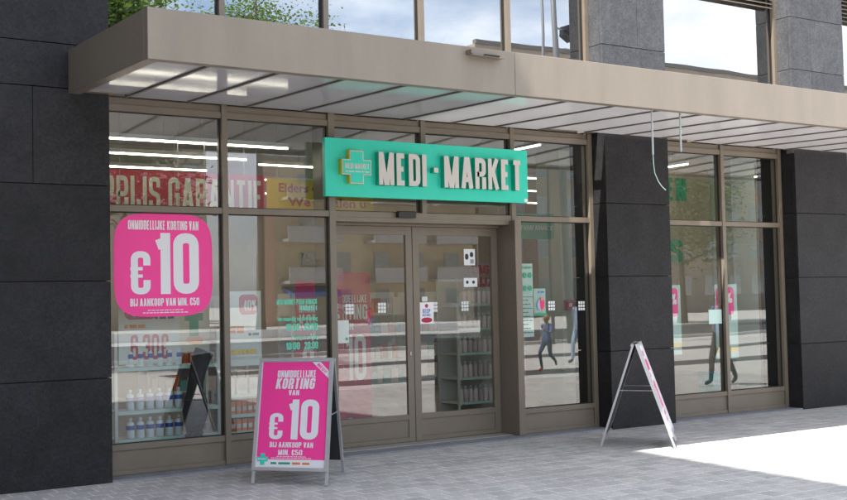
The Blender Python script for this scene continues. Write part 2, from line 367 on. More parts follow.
def panel(mb, fr, u0, u1, v0, v1, n0, n1):
    O, U, V, N = [Vector(q) for q in fr]
    return mb.prism([O+U*a+V*b+N*n0 for a, b in ((u0, v0), (u1, v0), (u1, v1), (u0, v1))], N*(n1-n0))
def FR(x, y, z): return ((x, y, z), (1, 0, 0), (0, 0, 1), (0, -1, 0))      # frame facing the street
F0 = FR(0, 0, 0)
def fr_y(y): return FR(0, y, 0)

# ------------------------------------------------------------------ ground
ZG = -.018
g = MB(); S = 600
g.poly([(-S, -S, ZG-.012), (S, -S, ZG-.012), (S, S, ZG-.012), (-S, S, ZG-.012)])
ground = tag(g.build('ground', 'plaza_ground'), kind='structure')
PX0, PX1, PY0, PY1 = -2.2, 18.0, -7.6, -.262
pave = tag(MB().poly([(PX0, PY0, ZG-.0025), (PX1, PY0, ZG-.0025), (PX1, .02, ZG-.0025), (PX0, .02, ZG-.0025)]).build('pavement', 'joint_sand'), kind='structure')
# pavers in running bond
def proj(P):
    d = Vector(P)-CAM_POS; w = d.dot(cF)
    if w < .5: return None
    return 423.5+CAM_F*d.dot(cR)/w, 250-CAM_F*d.dot(cU)/w, w
pw_, pd_ = .195, .205
cells = []
row = 0; y = PY1-.0
while y-pd_ > PY0:
    x = PX0+(pw_/2 if row % 2 else 0)
    while x < PX1:
        cells.append((x+pw_/2, y-pd_/2)); x += pw_
    y -= pd_; row += 1
vis = []; rest = []
for c in cells:
    q = proj((c[0], c[1], ZG))
    if q and -10 < q[0] < 857 and q[1] < 508: vis.append((q[2], c))
    else: rest.append(c)
vis.sort(); near = [c for _, c in vis[:300]]; rest += [c for _, c in vis[300:]]
def paver_verts(cx, cy, dz, rg, w=pw_, d=pd_):
    gx, gy = .015, .015; j = lambda: rg.uniform(-.002, .002)
    top = [(cx-w/2+gx/2+.006+j(), cy-d/2+gy/2+.006+j()), (cx+w/2-gx/2-.006+j(), cy-d/2+gy/2+.006+j()), (cx+w/2-gx/2-.006+j(), cy+d/2-gy/2-.006+j()), (cx-w/2+gx/2+.006+j(), cy+d/2-gy/2-.006+j())]
    mid = [(cx+(px-cx)*1.06, cy+(py-cy)*1.075) for px, py in top]
    return [(a, b, ZG-.02) for a, b in mid]+[(a, b, ZG-.003+dz) for a, b in mid]+[(a, b, ZG+dz+rg.uniform(-.0006, .0006)) for a, b in top]
PF = [(0,1,5,4),(1,2,6,5),(2,3,7,6),(3,0,4,7),(4,5,9,8),(5,6,10,9),(6,7,11,10),(7,4,8,11),(8,9,10,11)]
protos = []
for k in range(8):
    me = bpy.data.meshes.new('paver'); vv = paver_verts(0, 0, rng.uniform(-.001, .0015), rng); me.from_pydata([(a, b, c-ZG) for a, b, c in vv], [], PF); me.materials.append(MATS['paver']); protos.append(me)
for c in near:
    o = bpy.data.objects.new('paver', protos[rng.randrange(8)]); COL.objects.link(o); o.parent = pave
    o.location = Vector((c[0], c[1], ZG))-pave.location
# far pavers: same blocks, one mesh, tone stored per block
m = MATS['paver'].copy(); m.name = 'paver_field'; MATS['paver_field'] = m; nt = m.node_tree
for n in list(nt.nodes):
    if n.type == 'OBJECT_INFO':
        at = nt.nodes.new('ShaderNodeAttribute'); at.attribute_name = 'tone'; to = n.outputs['Random'].links[0].to_socket; nt.links.new(at.outputs['Fac'], to); nt.nodes.remove(n)
vv = []; ff = []; tone = []
for c in rest:
    b = len(vv); vv += paver_verts(c[0], c[1], rng.uniform(-.001, .0015), rng); ff += [tuple(b+i for i in q) for q in PF]; tone += [rng.random()]*len(PF)
me = bpy.data.meshes.new('paver_field'); me.from_pydata([(a-pave.location.x, b-pave.location.y, c-pave.location.z) for a, b, c in vv], [], ff)
at = me.attributes.new('tone', 'FLOAT', 'FACE'); at.data.foreach_set('value', tone); me.materials.append(m)
o = bpy.data.objects.new('paver_field', me); COL.objects.link(o); o.parent = pave; tag(o, kind='stuff')
# plaza bands and the road beyond it (seen mirrored in the shop glass)
for ya, yb, nm in ((-8.3, -9.6, 'paving_band'), (-13.8, -15.1, 'paving_band')):
    tag(bx(nm, 9.5, 70, yb, ya, ZG-.02, ZG-.006, 'dark_paving'), kind='structure')
tag(bx('road', -60, 140, -32, -21, ZG-.05, ZG-.007, 'asphalt'), kind='structure')
for ya, yb in ((-21, -20.75), (-32.3, -32)):
    k_ = tag(MB().box(-60, 140, ya-.0, yb, ZG-.05, ZG+.10).build('kerb', 'kerb_stone'), kind='structure')
tag(bx('pavement', -60, 140, -59, -32.3, ZG-.05, ZG+.09, 'plaza_ground'), kind='structure')

# ------------------------------------------------------------------ the shop building
B = empty('shop_building', (8, 0, 0), 'shop building with dark stone pillars and bronze framed glass front', 'building')
X0, X1, X2, XD, X3, X4, XP, X5, X6, XR = 3.42, 4.65, 5.87, 7.07, 8.31, 9.585, 10.655, 11.88, 13.10, 14.25
YP = -.253
def pillar(xa, xb, joints, splits):
    core = bx('pillar', xa+.03, xb-.03, YP+.035, .45, ZG-.05, 11, 'stone_core', B)
    rgl = random.Random(int(xa*10))
    zs = [ZG]+joints
    for i in range(len(zs)-1):
        z0, z1 = zs[i]+(.004 if i else 0), zs[i+1]-.004
        st_ = 'bluestone' if z0 < 3.5 or xa < 0 else 'bluestone_sunlit'  # upper panels of the sunlit pillars get the lighter, sun-painted stone
        cuts = [xa, xb] if i not in splits else [xa]+splits[i]+[xb]
        for a, b in zip(cuts[:-1], cuts[1:]):
            aa = a if a == xa else a+.002; bb = b if b == xb else b-.002
            dy = rgl.uniform(0, .002)
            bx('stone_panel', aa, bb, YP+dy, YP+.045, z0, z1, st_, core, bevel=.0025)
        # side claddings
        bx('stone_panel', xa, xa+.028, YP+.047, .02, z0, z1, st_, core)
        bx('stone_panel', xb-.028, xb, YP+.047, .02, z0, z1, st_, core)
    return core
J0 = [.945, 1.842, 2.725, 3.61]
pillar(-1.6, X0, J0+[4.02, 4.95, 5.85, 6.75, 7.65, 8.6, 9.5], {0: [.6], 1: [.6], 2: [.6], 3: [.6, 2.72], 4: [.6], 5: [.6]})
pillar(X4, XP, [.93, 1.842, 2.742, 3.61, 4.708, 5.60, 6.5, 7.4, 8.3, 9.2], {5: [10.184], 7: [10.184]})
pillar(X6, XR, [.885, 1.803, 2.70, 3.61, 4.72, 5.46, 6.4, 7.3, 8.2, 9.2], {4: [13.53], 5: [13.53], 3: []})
# core above and below the windows
bx('spandrel', X0-.03, X4+.03, .06, .40, 3.63, 4.02, 'bluestone', B)
bx('spandrel', XP-.03, X6+.03, .06, .40, 3.63, 4.02, 'bluestone', B)
bx('spandrel', X0-.03, X4+.03, .06, .40, 7.0, 11, 'bluestone', B)
bx('spandrel', XP-.03, X6+.03, .06, .40, 7.0, 11, 'bluestone', B)
bx('pillar', 15.6, 26, YP+.035, .45, ZG-.05, 11, 'bluestone', B)
bx('back_wall', -1.6, 26, 9.2, 9.5, ZG-.05, 11, 'shop_wall', B)
bx('side_wall', -1.6, -1.3, .46, 9.19, ZG-.05, 11, 'shop_wall', B)
bx('side_wall', 15.7, 16, .46, 9.19, ZG-.05, 11, 'shop_wall', B)
bx('shop_floor', -1.29, 15.69, .02, 9.19, -.10, .008, 'shop_floor', B)
bx('shop_ceiling', -1.29, 15.69, .42, 9.19, 3.66, 3.90, 'shop_ceiling', B)
bx('upper_floor_ceiling', -1.29, 15.69, .42, 9.19, 7.2, 7.4, 'shop_ceiling', B)
bx('upper_partition', -1.29, 15.69, 2.2, 2.3, 3.901, 7.19, 'stone_core', B)
bx('roof', -1.6, 26, -.2, 9.5, 11.001, 11.3, 'stone_core', B)
# light stone sill along the foot of the front
for a, b in ((X0, X2+.02), (X2+.022, X3-.002), (X3, X4), (XP, X6)):
    n = max(1, round((b-a)/1.2)); w = (b-a)/n
    for i in range(n): bx('sill_slab', a+i*w+.002, a+(i+1)*w-.002, -.245, -.001 if a != X2+.022 else .30, -.09, 0., 'sill_stone', B, bevel=.003)
tag(B.children[-1])

GB, PT, TZ0, TZ1, GT, HT = .292, .235, 2.513, 2.575, 3.483, 3.615
FRM = 'bronze_frame'
def member(mb, x0, x1, z0, z1, ya=0., yb=.09): mb.box(x0, x1, ya, yb, z0, z1)
def bay(xs, wm=.062):
    """window bay: xs are the left edges of the mullions (last = right end of frame)"""
    fo = None
    mb = MB()
    xa, xb = xs[0], xs[-1]
    mb.box(xa, xb, 0., .10, GT, 3.548)                      # head
    mb.box(xa, xb, .022, .10, 3.548, HT)
    fo = mb.build('shop_window', FRM, B, bevel=.002)
    bx('rail', xa, xb, 0., .10, PT, GB, FRM, fo, bevel=.002)
    bx('rail', xa, xb, 0., .10, .002, .045, FRM, fo, bevel=.002)
    return fo
def mull(fo, x, z0=.002, z1=HT+.01, w=.062, nm='mullion'): return bx(nm, x, x+w, -.012, .12, z0, z1, FRM, fo, bevel=.003)
def pane(fo, x0, x1, z0, z1, y=.05, nm='pane', m='shop_glass'): 
    p = bx(nm, x0, x1, y, y+.012, z0, z1, m, fo)
    return p
def transom(fo, x0, x1): return bx('transom', x0, x1, -.004, .11, TZ0, TZ1, FRM, fo, bevel=.002)
def kick(fo, x0, x1): 
    k = bx('kick_panel', x0, x1, .018, .06, .046, PT-.001, FRM, fo); return k
def gask(fo, x0, x1, z0, z1):      # black rubber line round a pane
    mb = MB(); y0, y1, t = .034, .049, .010
    mb.box(x0, x1, y0, y1, z0, z0+t); mb.box(x0, x1, y0, y1, z1-t, z1); mb.box(x0, x0+t, y0, y1, z0+t, z1-t); mb.box(x1-t, x1, y0, y1, z0+t, z1-t)
    mb.build('gasket', 'gasket', fo)
# left bay: two lights
fo = bay([X0-.05, X2])
W = .062
for xm in (X0-.055, X1): mull(fo, xm)
for a, b in ((X0-.05+W, X1), (X1+W, X2)):
    transom(fo, a, b); kick(fo, a, b)
    pane(fo, a, b, GB, TZ0); pane(fo, a, b, TZ1, GT)
    gask(fo, a+.001, b-.001, GB, TZ0); gask(fo, a+.001, b-.001, TZ1, GT)
# entrance bay
mb = MB(); mb.box(X2, X3+W, 0., .10, GT, 3.548); mb.box(X2, X3+W, .022, .10, 3.548, HT)
fo = mb.build('entrance_front', FRM, B, bevel=.002)
bx('post', X2, X2+.075, -.012, .36, .002, HT+.01, FRM, fo, bevel=.003)
bx('post', X3-.03, X3+W, -.10, .36, .002, TZ0+.0, FRM, fo, bevel=.003)
bx('post', X3, X3+W, -.012, .12, TZ0+.001, HT+.01, FRM, fo, bevel=.003)
mull(fo, XD-.02, TZ1, HT+.01)
transom(fo, X2+.076, X3-.001)
bx('door_header', X2+.076, X3-.031, .0, .36, 2.465, TZ0-.001, FRM, fo)
bx('door_header', X2+.076, X3-.031, .20, .36, 2.44, 2.464, FRM, fo)
for a, b in ((X2+.076, XD-.02), (XD-.02+W, X3)): pane(fo, a, b, TZ1, GT); gask(fo, a+.001, b-.001, TZ1, GT)
bx('sensor', 6.70, 6.93, -.075, -.006, TZ0+.002, TZ1+.012, 'black_plastic', fo, bevel=.008)
DY = .25
def door(xa, xb, side):
    mb = MB(); st = .085
    mb.box(xa, xa+st, DY, DY+.05, .012, 2.438); mb.box(xb-st, xb, DY, DY+.05, .012, 2.438)
    mb.box(xa+st, xb-st, DY, DY+.05, .012, .060); mb.box(xa+st, xb-st, DY, DY+.05, .255, .315); mb.box(xa+st, xb-st, DY, DY+.05, 2.345, 2.438)
    mb.box(xa+st, xb-st, DY+.012, DY+.04, .061, .254)
    d = mb.build('sliding_door', FRM, B, bevel=.002)
    pane(d, xa+st, xb-st, .316, 2.344, DY+.02)
    MB().box(xa+.004, xb-.004, DY+.004, DY+.045, .002, .0115).build('brush_strip', 'gasket', d)
    return d
dL = door(X2+.08, XD-.004, 0); dR = door(XD+.004, X3-.034, 1)
bx('lock', XD-.06, XD-.045, DY-.008, DY-.001, .98, 1.02, 'steel', dL)
# right of the door: one light
fo3 = bay([X3+W+.001, X4]); 
mull(fo3, X4-W)
a, b = X3+W+.001, X4-W
transom(fo3, a, b); kick(fo3, a, b); pane(fo3, a, b, GB, TZ0); pane(fo3, a, b, TZ1, GT); gask(fo3, a+.001, b-.001, GB, TZ0); gask(fo3, a+.001, b-.001, TZ1, GT)
# bay beyond the middle pillar: two lights
fo4 = bay([XP-.02, X6])
for xm in (XP-.03, X5, X6-W): mull(fo4, xm)
for a, b in ((XP-.03+W, X5), (X5+W, X6-W)):
    transom(fo4, a, b); kick(fo4, a, b); pane(fo4, a, b, GB, TZ0); pane(fo4, a, b, TZ1, GT)
    gask(fo4, a+.001, b-.001, GB, TZ0); gask(fo4, a+.001, b-.001, TZ1, GT)
# upper floor windows
def upper(xs, xe, louvre=False):
    mb = MB(); xa = xs[0]
    mb.box(xa, xe, 0., .10, 4.021, 4.10); mb.box(xa, xe, 0., .10, 6.93, 6.999)
    u = mb.build('upper_window', FRM, B)
    edges = xs+[xe-W]
    for x in edges: bx('mullion', x, x+W, -.012, .12, 4.05, 6.98, FRM, u, bevel=.003)
    for i in range(len(edges)-1): 
        x0 = edges[i]+W; x1 = edges[i+1]
        pane(u, x0, x1, 4.101, 6.929, .05, 'pane', 'upper_glass')
        MB().box(x0+.001, x0+.012, .034, .049, 4.101, 6.929).box(x1-.012, x1-.001, .034, .049, 4.101, 6.929).build('gasket', 'gasket', u)
    if louvre:
        for k in range(12):
            z = 5.60+k*.06; MB().hexa([(xa+W+.02, -.03, z), (xe-W-.02, -.03, z), (xe-W-.02, .025, z+.035), (xa+W+.02, .025, z+.035), (xa+W+.02, -.03, z+.008), (xe-W-.02, -.03, z+.008), (xe-W-.02, .025, z+.043), (xa+W+.02, .025, z+.043)]).build('slat', FRM, u)
    return u
upper([X0-.03, 4.64, 5.84, 7.07, 8.30], X4-.0)
upper([XP-.03], X6-.0, True)
upper([XR+.02], 15.6, True)

# ------------------------------------------------------------------ canopy
XL, D, ZC0, ZC1, SL = 3.04, 2.369, 3.490, 3.892, .0345
XE = 19.0
K = empty('canopy', (8, -1.2, 3.49), 'beige metal canopy with white glass underside over the shop front', 'canopy')
def zc(y): return (y+D)*SL
def cbox(mb, x0, x1, y0, y1, z0, z1):
    a, b = zc(y0), zc(y1)
    return mb.hexa([(x0,y0,z0+a),(x1,y0,z0+a),(x1,y1,z0+b),(x0,y1,z0+b),(x0,y0,z1+a),(x1,y0,z1+a),(x1,y1,z1+b),(x0,y1,z1+b)])
segs = [(XL, 6.575), (6.579, 12.9), (12.904, XE)]
for i, (a, b) in enumerate(segs):
    fa = MB().box(a, b, -D, -D+.09, ZC0, ZC1).build('fascia', 'fascia_paint', K, bevel=.004)
cbox(MB(), XL, XL+.11, -D+.091, YP-.006, ZC0, ZC1).build('end_beam', 'fascia_paint', K, bevel=.004)
cbox(MB(), X0+.001, X4-.001, -.13, .018, 3.49+.055, 3.49+.14).build('rear_beam', 'fascia_paint', K)
cbox(MB(), XP+.001, X6-.001, -.13, .018, 3.49+.055, 3.49+.14).build('rear_beam', 'fascia_paint', K)
cbox(MB(), XL+.111, X0-.002, YP-.10, YP-.006, 3.49+.02, 3.49+.14).build('rear_beam', 'fascia_paint', K)
ribx = [3.625+.627*i for i in range(25)]
last = XL+.111
for x in ribx:
    if x > XE-.1: break
    cbox(MB(), x-.014, x+.014, -D+.091, -.132 if not (X4-.05 < x < XP+.05 or x > X6) else YP-.006, 3.49+.022, 3.49+.09).build('rib', 'bronze_rib', K)
    back = -.132 if not (X4-.6 < x < XP+.7 or x > X6 or x < 3.7) else YP-.006
    cbox(MB(), last+.001, x-.015, -D+.092, back, 3.49+.035, 3.49+.047).build('glass_panel', 'canopy_glass', K)
    last = x+.014
# small plate fixed on the fascia and loose cables under it
pl = MB(); pl.hexa([(6.02, -D-.085, 3.800), (6.40, -D-.085, 3.792), (6.40, -D-.002, 3.806), (6.02, -D-.002, 3.812), (6.02, -D-.085, 3.806), (6.40, -D-.085, 3.798), (6.40, -D-.002, 3.812), (6.02, -D-.002, 3.818)])
pl.box(6.02, 6.05, -D-.084, -D-.002, 3.812, 3.85)
po = pl.build('metal_bracket', 'bronze_frame'); tag(po, 'small bent metal bracket screwed to the canopy fascia', 'bracket')
MB().box(6.20, 6.36, -D-.06, -D-.02, 3.812, 3.826).build('clip', 'black_plastic', po)
cb = MB().tube([(8.478, -2.2, 3.54), (8.478, -2.2, 3.05)], .010, 8).build('cable_conduit', 'pale_plastic')
tag(cb, 'white conduit with loose wire curling from its end under canopy', 'cable')
pts = [(8.478, -2.2, 3.05), (8.482, -2.2, 2.95), (8.50, -2.195, 2.86), (8.55, -2.19, 2.78), (8.60, -2.185, 2.73), (8.665, -2.18, 2.69)]
MB().tube(pts, .0045, 6).build('wire', 'print_mint', cb, smooth=True)
tag(MB().tube([(8.886, -2.2, 3.54), (8.884, -2.2, 3.10)], .010, 8).build('cable_conduit', 'pale_plastic'), 'short straight white conduit stub hanging from the canopy glass', 'cable')

# ------------------------------------------------------------------ green shop sign
SG = empty('shop_sign', (7.08, -.18, 2.71), 'long mint green shop sign with raised white letters above the doors', 'sign')
SX0, SX1, SZ0, SZ1, SY = 5.735, 8.425, 2.712, 3.332, -.18
bd = bx('board', SX0, SX1, SY, SY+.06, SZ0, SZ1, 'sign_green', SG, bevel=.003)
for x in (X2+.02, XD, X3+.02): bx('bracket', x-.0, x+.04, SY+.061, -.0125, 2.80, 3.20, 'bronze_dark', SG)
fs = fr_y(SY)
lx0, lx1 = 6.343, 8.285
ltop, lbot = 3.198, 2.846
txt = 'MEDI-MARKET'
for wd, wa, wb in (('MEDI', 6.343, 6.955), ('MARKET', 7.190, 8.283)):
    tot = sum(GL[c_][0]+.085 for c_ in wd)-.085; xq = wa
    for c_ in wd:
        wl = GL[c_][0]/tot*(wb-wa)
        lo = block_text(MB(), c_, fs, xq, xq+wl, lbot, ltop, n0=.074, depth=.074, t=.16).build('letter', 'letter_side', SG)
        block_text(MB(), c_, fs, xq, xq+wl, lbot, ltop, n0=.0770, depth=0, t=.16).build('letter_face', 'letter_white', lo)
        xq += wl+.085/tot*(wb-wa)
lo = panel(MB(), fs, 7.055, 7.112, 3.006, 3.060, 0, .074).build('letter', 'letter_side', SG); panel(MB(), fs, 7.055, 7.112, 3.006, 3.060, .0741, .0765).build('letter_face', 'letter_white', lo)
def cross(mb, fr, cu, cv, h, arm, n0, n1):
    O, U, V, N = [Vector(q) for q in fr]; a = arm
    pts = [(a,-h),(a,-a),(h,-a),(h,a),(a,a),(a,h),(-a,h),(-a,a),(-h,a),(-h,-a),(-a,-a),(-a,-h)]
    return mb.prism([O+U*(cu+x)+V*(cv+z)+N*n0 for x, z in pts], N*(n1-n0))
cross(MB(), fs, 6.072, 3.025, .178, .082, .0, .062).build('cross_body', 'cross_yellow', SG)
cross(MB(), fs, 6.078, 3.022, .176, .082, .0625, .070).build('cross_edge', 'letter_white', SG)
cross(MB(), fs, 6.078, 3.022, .166, .072, .0705, .074).build('cross_face', 'sign_green', SG)
block_text(MB(), 'MEDI-MARKET', fs, 5.935, 6.225, 3.005, 3.062, n0=.0755, t=.15).build('cross_lettering', 'letter_white', SG)
word_bars(MB(), fs, 5.935, 6.225, 2.968, 2.982, .0755, 5).build('cross_subtitle', 'letter_white', SG)
panel(MB(), fs, 8.37, 8.415, SZ0+.01, SZ0+.05, .0005, .002).build('maker_label', 'print_white', SG)

# ------------------------------------------------------------------ things on the glass
GY = .05
fg = fr_y(GY)
ST = empty('window_sticker', (4.03, GY, 1.5), 'large round-cornered pink sticker with a white price ten on the pane', 'sticker')
cxs, czs, hs = 4.05, 2.0, .505
def squircle(fr, cu, cv, a, b, n0, e=4.3, n=56):
    O, U, V, N = [Vector(q) for q in fr]; out = []
    for k in range(n):
        t = 2*math.pi*k/n; c, s = math.cos(t), math.sin(t)
        out.append(O+U*(cu+a*math.copysign(abs(c)**(2/e), c))+V*(cv+b*math.copysign(abs(s)**(2/e), s))+N*n0)
    return out
MB().prism(squircle(fg, cxs, czs, hs, hs, .001), (0, -.0012, 0)).build('sticker_sheet', 'print_pink', ST)
n_ = .0032
t1 = MB(); block_text(t1, '€', fg, cxs-.36, cxs-.14, czs-.285, czs+.135, n_, t=.15); block_text(t1, '10', fg, cxs-.10, cxs+.36, czs-.285, czs+.315, n_, t=.165, gap=.05)
t1.build('price', 'print_white', ST)
t1 = MB(); block_text(t1, 'ONMIDDELLIJKE KORTING VAN', fg, cxs-.36, cxs+.36, czs+.345, czs+.435, n_, t=.165); t1.build('headline', 'print_white', ST)
t1 = MB(); block_text(t1, 'BIJ AANKOOP VAN MIN. €50', fg, cxs-.345, cxs+.36, czs-.40, czs-.325, n_, t=.165); t1.build('footline', 'print_white', ST)
t1 = MB(); word_bars(t1, fg, cxs-.17, cxs+.19, czs-.445, czs-.437, n_, 9, 3); word_bars(t1, fg, cxs-.22, cxs+.24, czs-.470, czs-.461, n_, 11, 4); t1.build('fine_print', 'print_white', ST)
# opening hours in green vinyl, on the second pane
OH = empty('opening_hours', (5.5, GY, 1.2), 'green vinyl opening hours lettered on the pane beside the entrance', 'lettering')
hx0, hx1 = 5.02+.24, 5.735
for s_, a, b_, z0_, z1_ in (('MEDI-MARKET PARAFARMACIE', hx0, hx1, 1.585, 1.640), ('HASSELT', 5.53, hx1, 1.520, 1.568), ('10:00', 5.36, 5.52, 1.310, 1.385), ('-', 5.535, 5.56, 1.310, 1.385), ('19:00', 5.575, hx1, 1.310, 1.385), ('10:00', 5.36, 5.52, 1.115, 1.190), ('-', 5.535, 5.56, 1.115, 1.190), ('20:00', 5.575, hx1, 1.115, 1.190)):
    block_text(MB(), s_, fg, a, b_, z0_, z1_, .0012, t=.155).build('text_line', 'vinyl_green', OH)
plain_text('weekday_line', 'Van maandag tot donderdag', fg, hx0, hx1, 1.415, 1.462, 'vinyl_green', OH, .0012, .02)
plain_text('weekend_line', 'Vrijdag en zaterdag', fg, 5.44, hx1, 1.222, 1.268, 'vinyl_green', OH, .0012, .02)
# dotted safety markers
fd = fr_y(DY+.02)
def dots(cu, cv, fr, lab):
    O, U, V, N = [Vector(q) for q in fr]; mb = MB()
    for i in range(3):
        for j in range(3):
            u, v = cu+(i-1)*.036, cv+(j-1)*.040; mb.poly(rrect(fr, u-.015, u+.015, v-.016, v+.016, .006, .0012, 3))
    o = mb.build('glass_marker', 'vinyl_white'); return tag(o, lab, 'marker')
dots(6.25, 1.52, fd, 'nine white dots on the left door glass by the red poster'); dots(6.665, 1.525, fd, 'nine white dots on the left door glass by the closing edge')
dots(7.36, 1.52, fd, 'nine white dots on the right door glass by the round notice'); dots(7.80, 1.52, fd, 'nine white dots on the right door glass before the tall shelf')
dots(8.925, 1.50, fg, 'nine white dots on side pane beside the poster of two people'); dots(9.40, 1.49, fg, 'nine white dots on side pane beside the dark stone pillar')
def notice(nm, lab, fr, u0, u1, v0, v1, m, cat='notice', n0=.0012):
    e = empty(nm, tuple(Vector(fr[0])+Vector((( u0+u1)/2, 0, v0))), lab, cat)
    panel(MB(), fr, u0, u1, v0, v1, n0, n0+.001).build('sheet', m, e); return e
e = notice('paper_notice', 'white paper with small green cross on the left door', fd, 6.02, 6.235, 1.15, 1.40, 'print_paper'); cross(MB(), fd, 6.205, 1.195, .018, .007, .0025, .003).build('cross_mark', 'print_green', e)
e = notice('distance_notice', 'white keep-distance notice with red oval on the right door', fd, 7.165, 7.355, 1.33, 1.575, 'print_white')
t1 = MB(); block_text(t1, 'KEEP', fd, 7.205, 7.31, 1.45, 1.50, .0026, t=.15); block_text(t1, 'DISTANCE', fd, 7.20, 7.315, 1.415, 1.442, .0026, t=.15); t1.build('lettering', 'print_blue', e)
MB().prism(squircle(fd, 7.26, 1.372, .075, .03, .0024, 2.2, 24), (0, -.0006, 0)).build('oval', 'print_red', e); cross(MB(), fd, 7.26, 1.535, .022, .012, .0024, .003).build('symbol', 'print_red', e)
notice('small_paper', 'small blank white slip above the keep-distance notice', fd, 7.20, 7.275, 1.585, 1.64, 'print_paper')
e = notice('rules_sticker', 'white framed pictogram stickers high on the right door', fd, 7.80, 7.96, 2.0, 2.19, 'vinyl_white')
MB().prism(squircle(fd, 7.84, 2.10, .025, .035, .0024, 2.5, 20), (0, -.0006, 0)).build('pictogram', 'print_dark', e); MB().prism(squircle(fd, 7.91, 2.125, .025, .03, .0024, 2.5, 20), (0, -.0006, 0)).build('pictogram', 'print_dark', e)
panel(MB(), fd, 7.89, 7.94, 2.02, 2.07, .0024, .003).build('pictogram', 'shelf_grey', e)
e = notice('rules_sticker', 'pair of small white pictogram stickers below the framed ones', fd, 7.79, 7.985, 1.745, 1.85, 'vinyl_white')
for q in (7.84, 7.93): MB().prism(squircle(fd, q, 1.80, .02, .02, .0024, 2, 16), (0, -.0006, 0)).build('pictogram', 'print_dark', e)
# posters on the side pane
def mint_poster(u0, u1, v0, v1, lab, style):
    e = notice('mint_poster', lab, fg, u0, u1, v0, v1, 'print_mint', 'poster', -.0135)
    fr = fr_y(GY-.004); w = u1-u0; h = v1-v0
    if style == 0:
        t1 = MB(); block_text(t1, 'MEDI-MARKET', fr, u0+.05, u1-.02, v1-.06, v1-.035, .0, t=.15)
        for i in range(3):
            for j in range(2):
                c, d = u0+w*(.2+.3*i), v1-.14-.155*j
                a = squircle(fr, c, d, .026, .033, 0, 2, 20); t1.poly(a)
        t1.build('print', 'print_green', e)
        for k in range(9): word_bars(MB(), fr, u0+.03, u1-.03-.03*(k % 3), v0+.05+.048*k, v0+.058+.048*k, .0, 4, k).build('text_line', 'print_dark', e)
        for q in (.24, .475): panel(MB(), fr, u0+.005, u1-.005, v0+q, v0+q+.005, 0, .0005).build('rule', 'print_dark', e)
    else:
        panel(MB(), fr, u0, u1, v0, v0+.03, 0, .0005).build('band', 'print_green', e); word_bars(MB(), fr, u0+.05, u1-.03, v1-.05, v1-.035, 0, 2).build('print', 'print_blue', e)
        MB().prism(squircle(fr, u0+w*.4, v0+h*.4, .035, .06, 0, 2.2, 16), (0, -.0005, 0)).build('figure', 'cloth_pale_blue', e); MB().prism(squircle(fr, u0+w*.62, v0+h*.45, .035, .075, .0007, 2.2, 16), (0, -.0005, 0)).build('figure', 'cloth_pink', e)
        MB().prism(squircle(fr, u0+w*.62, v0+h*.62, .018, .022, .0014, 2, 14), (0, -.0005, 0)).build('face', 'skin', e)
mint_poster(8.395, 8.655, 1.135, 2.01, 'tall mint notice sheet with round green icons on side pane', 0)
mint_poster(8.665, 8.845, 1.385, 1.71, 'small mint poster of two people on side pane', 1)
notice('paper_notice', 'pale paper sheet on pane beyond the stone pillar', fg, 11.62, 11.93-.06, 1.20, 1.39, 'print_mint')

# ------------------------------------------------------------------ inside the shop
IG = 'tube lights on the shop ceiling'
for y in (.42, 1.5, 2.7, 3.9, 5.1, 6.3, 7.5):
    e = empty('tube_light', (4.4, y, 3.25), 'long thin tube light over the shop displays', 'light', IG)
    bx('tube', 2.0, 5.6, y-.010, y+.010, 3.268, 3.2855, 'tube_light', e)
    bx('housing', 2.0, 5.6, y-.03, y+.03, 3.286, 3.33, 'shelf_white', e)
    for x in (2.6, 4.6): MB().tube([(x, y, 3.331), (x, y, 3.66)], .004, 5).build('hanger', 'steel', e)
for x in (8.9, 12.2, 14.6):
    e = empty('tube_light', (x, 3.5, 3.25), 'long thin tube light running back into the shop', 'light', 'tube lights running back')
    y0 = .16 if x < 9 else .9; y1 = 1.7 if x < 9 else 2.9; bx('tube', x-.010, x+.010, y0, y1, 3.458, 3.4755, 'tube_light', e); bx('housing', x-.03, x+.03, y0, y1, 3.476, 3.51, 'shelf_white', e)
    for y in (y0+.3, y1-.3): MB().tube([(x, y, 3.511), (x, y, 3.66)], .004, 5).build('hanger', 'steel', e)
for y in (3.3, 5.0, 7.0):  # extra tube rows added to brighten the dark right half
    e = empty('tube_light', (10.5, y, 3.458), 'long thin tube light added to brighten the right half of the shop', 'light', 'added tube lights over the right half')
    bx('tube', 6.6, 11.5 if y < 4 else 15.0, y-.010, y+.010, 3.458, 3.4755, 'tube_light', e); bx('housing', 6.6, 11.5 if y < 4 else 15.0, y-.03, y+.03, 3.476, 3.51, 'shelf_white', e)
    for x in (7.2, 11.0): MB().tube([(x, y, 3.511), (x, y, 3.66)], .004, 5).build('hanger', 'steel', e)  # hangers of the added tube rows
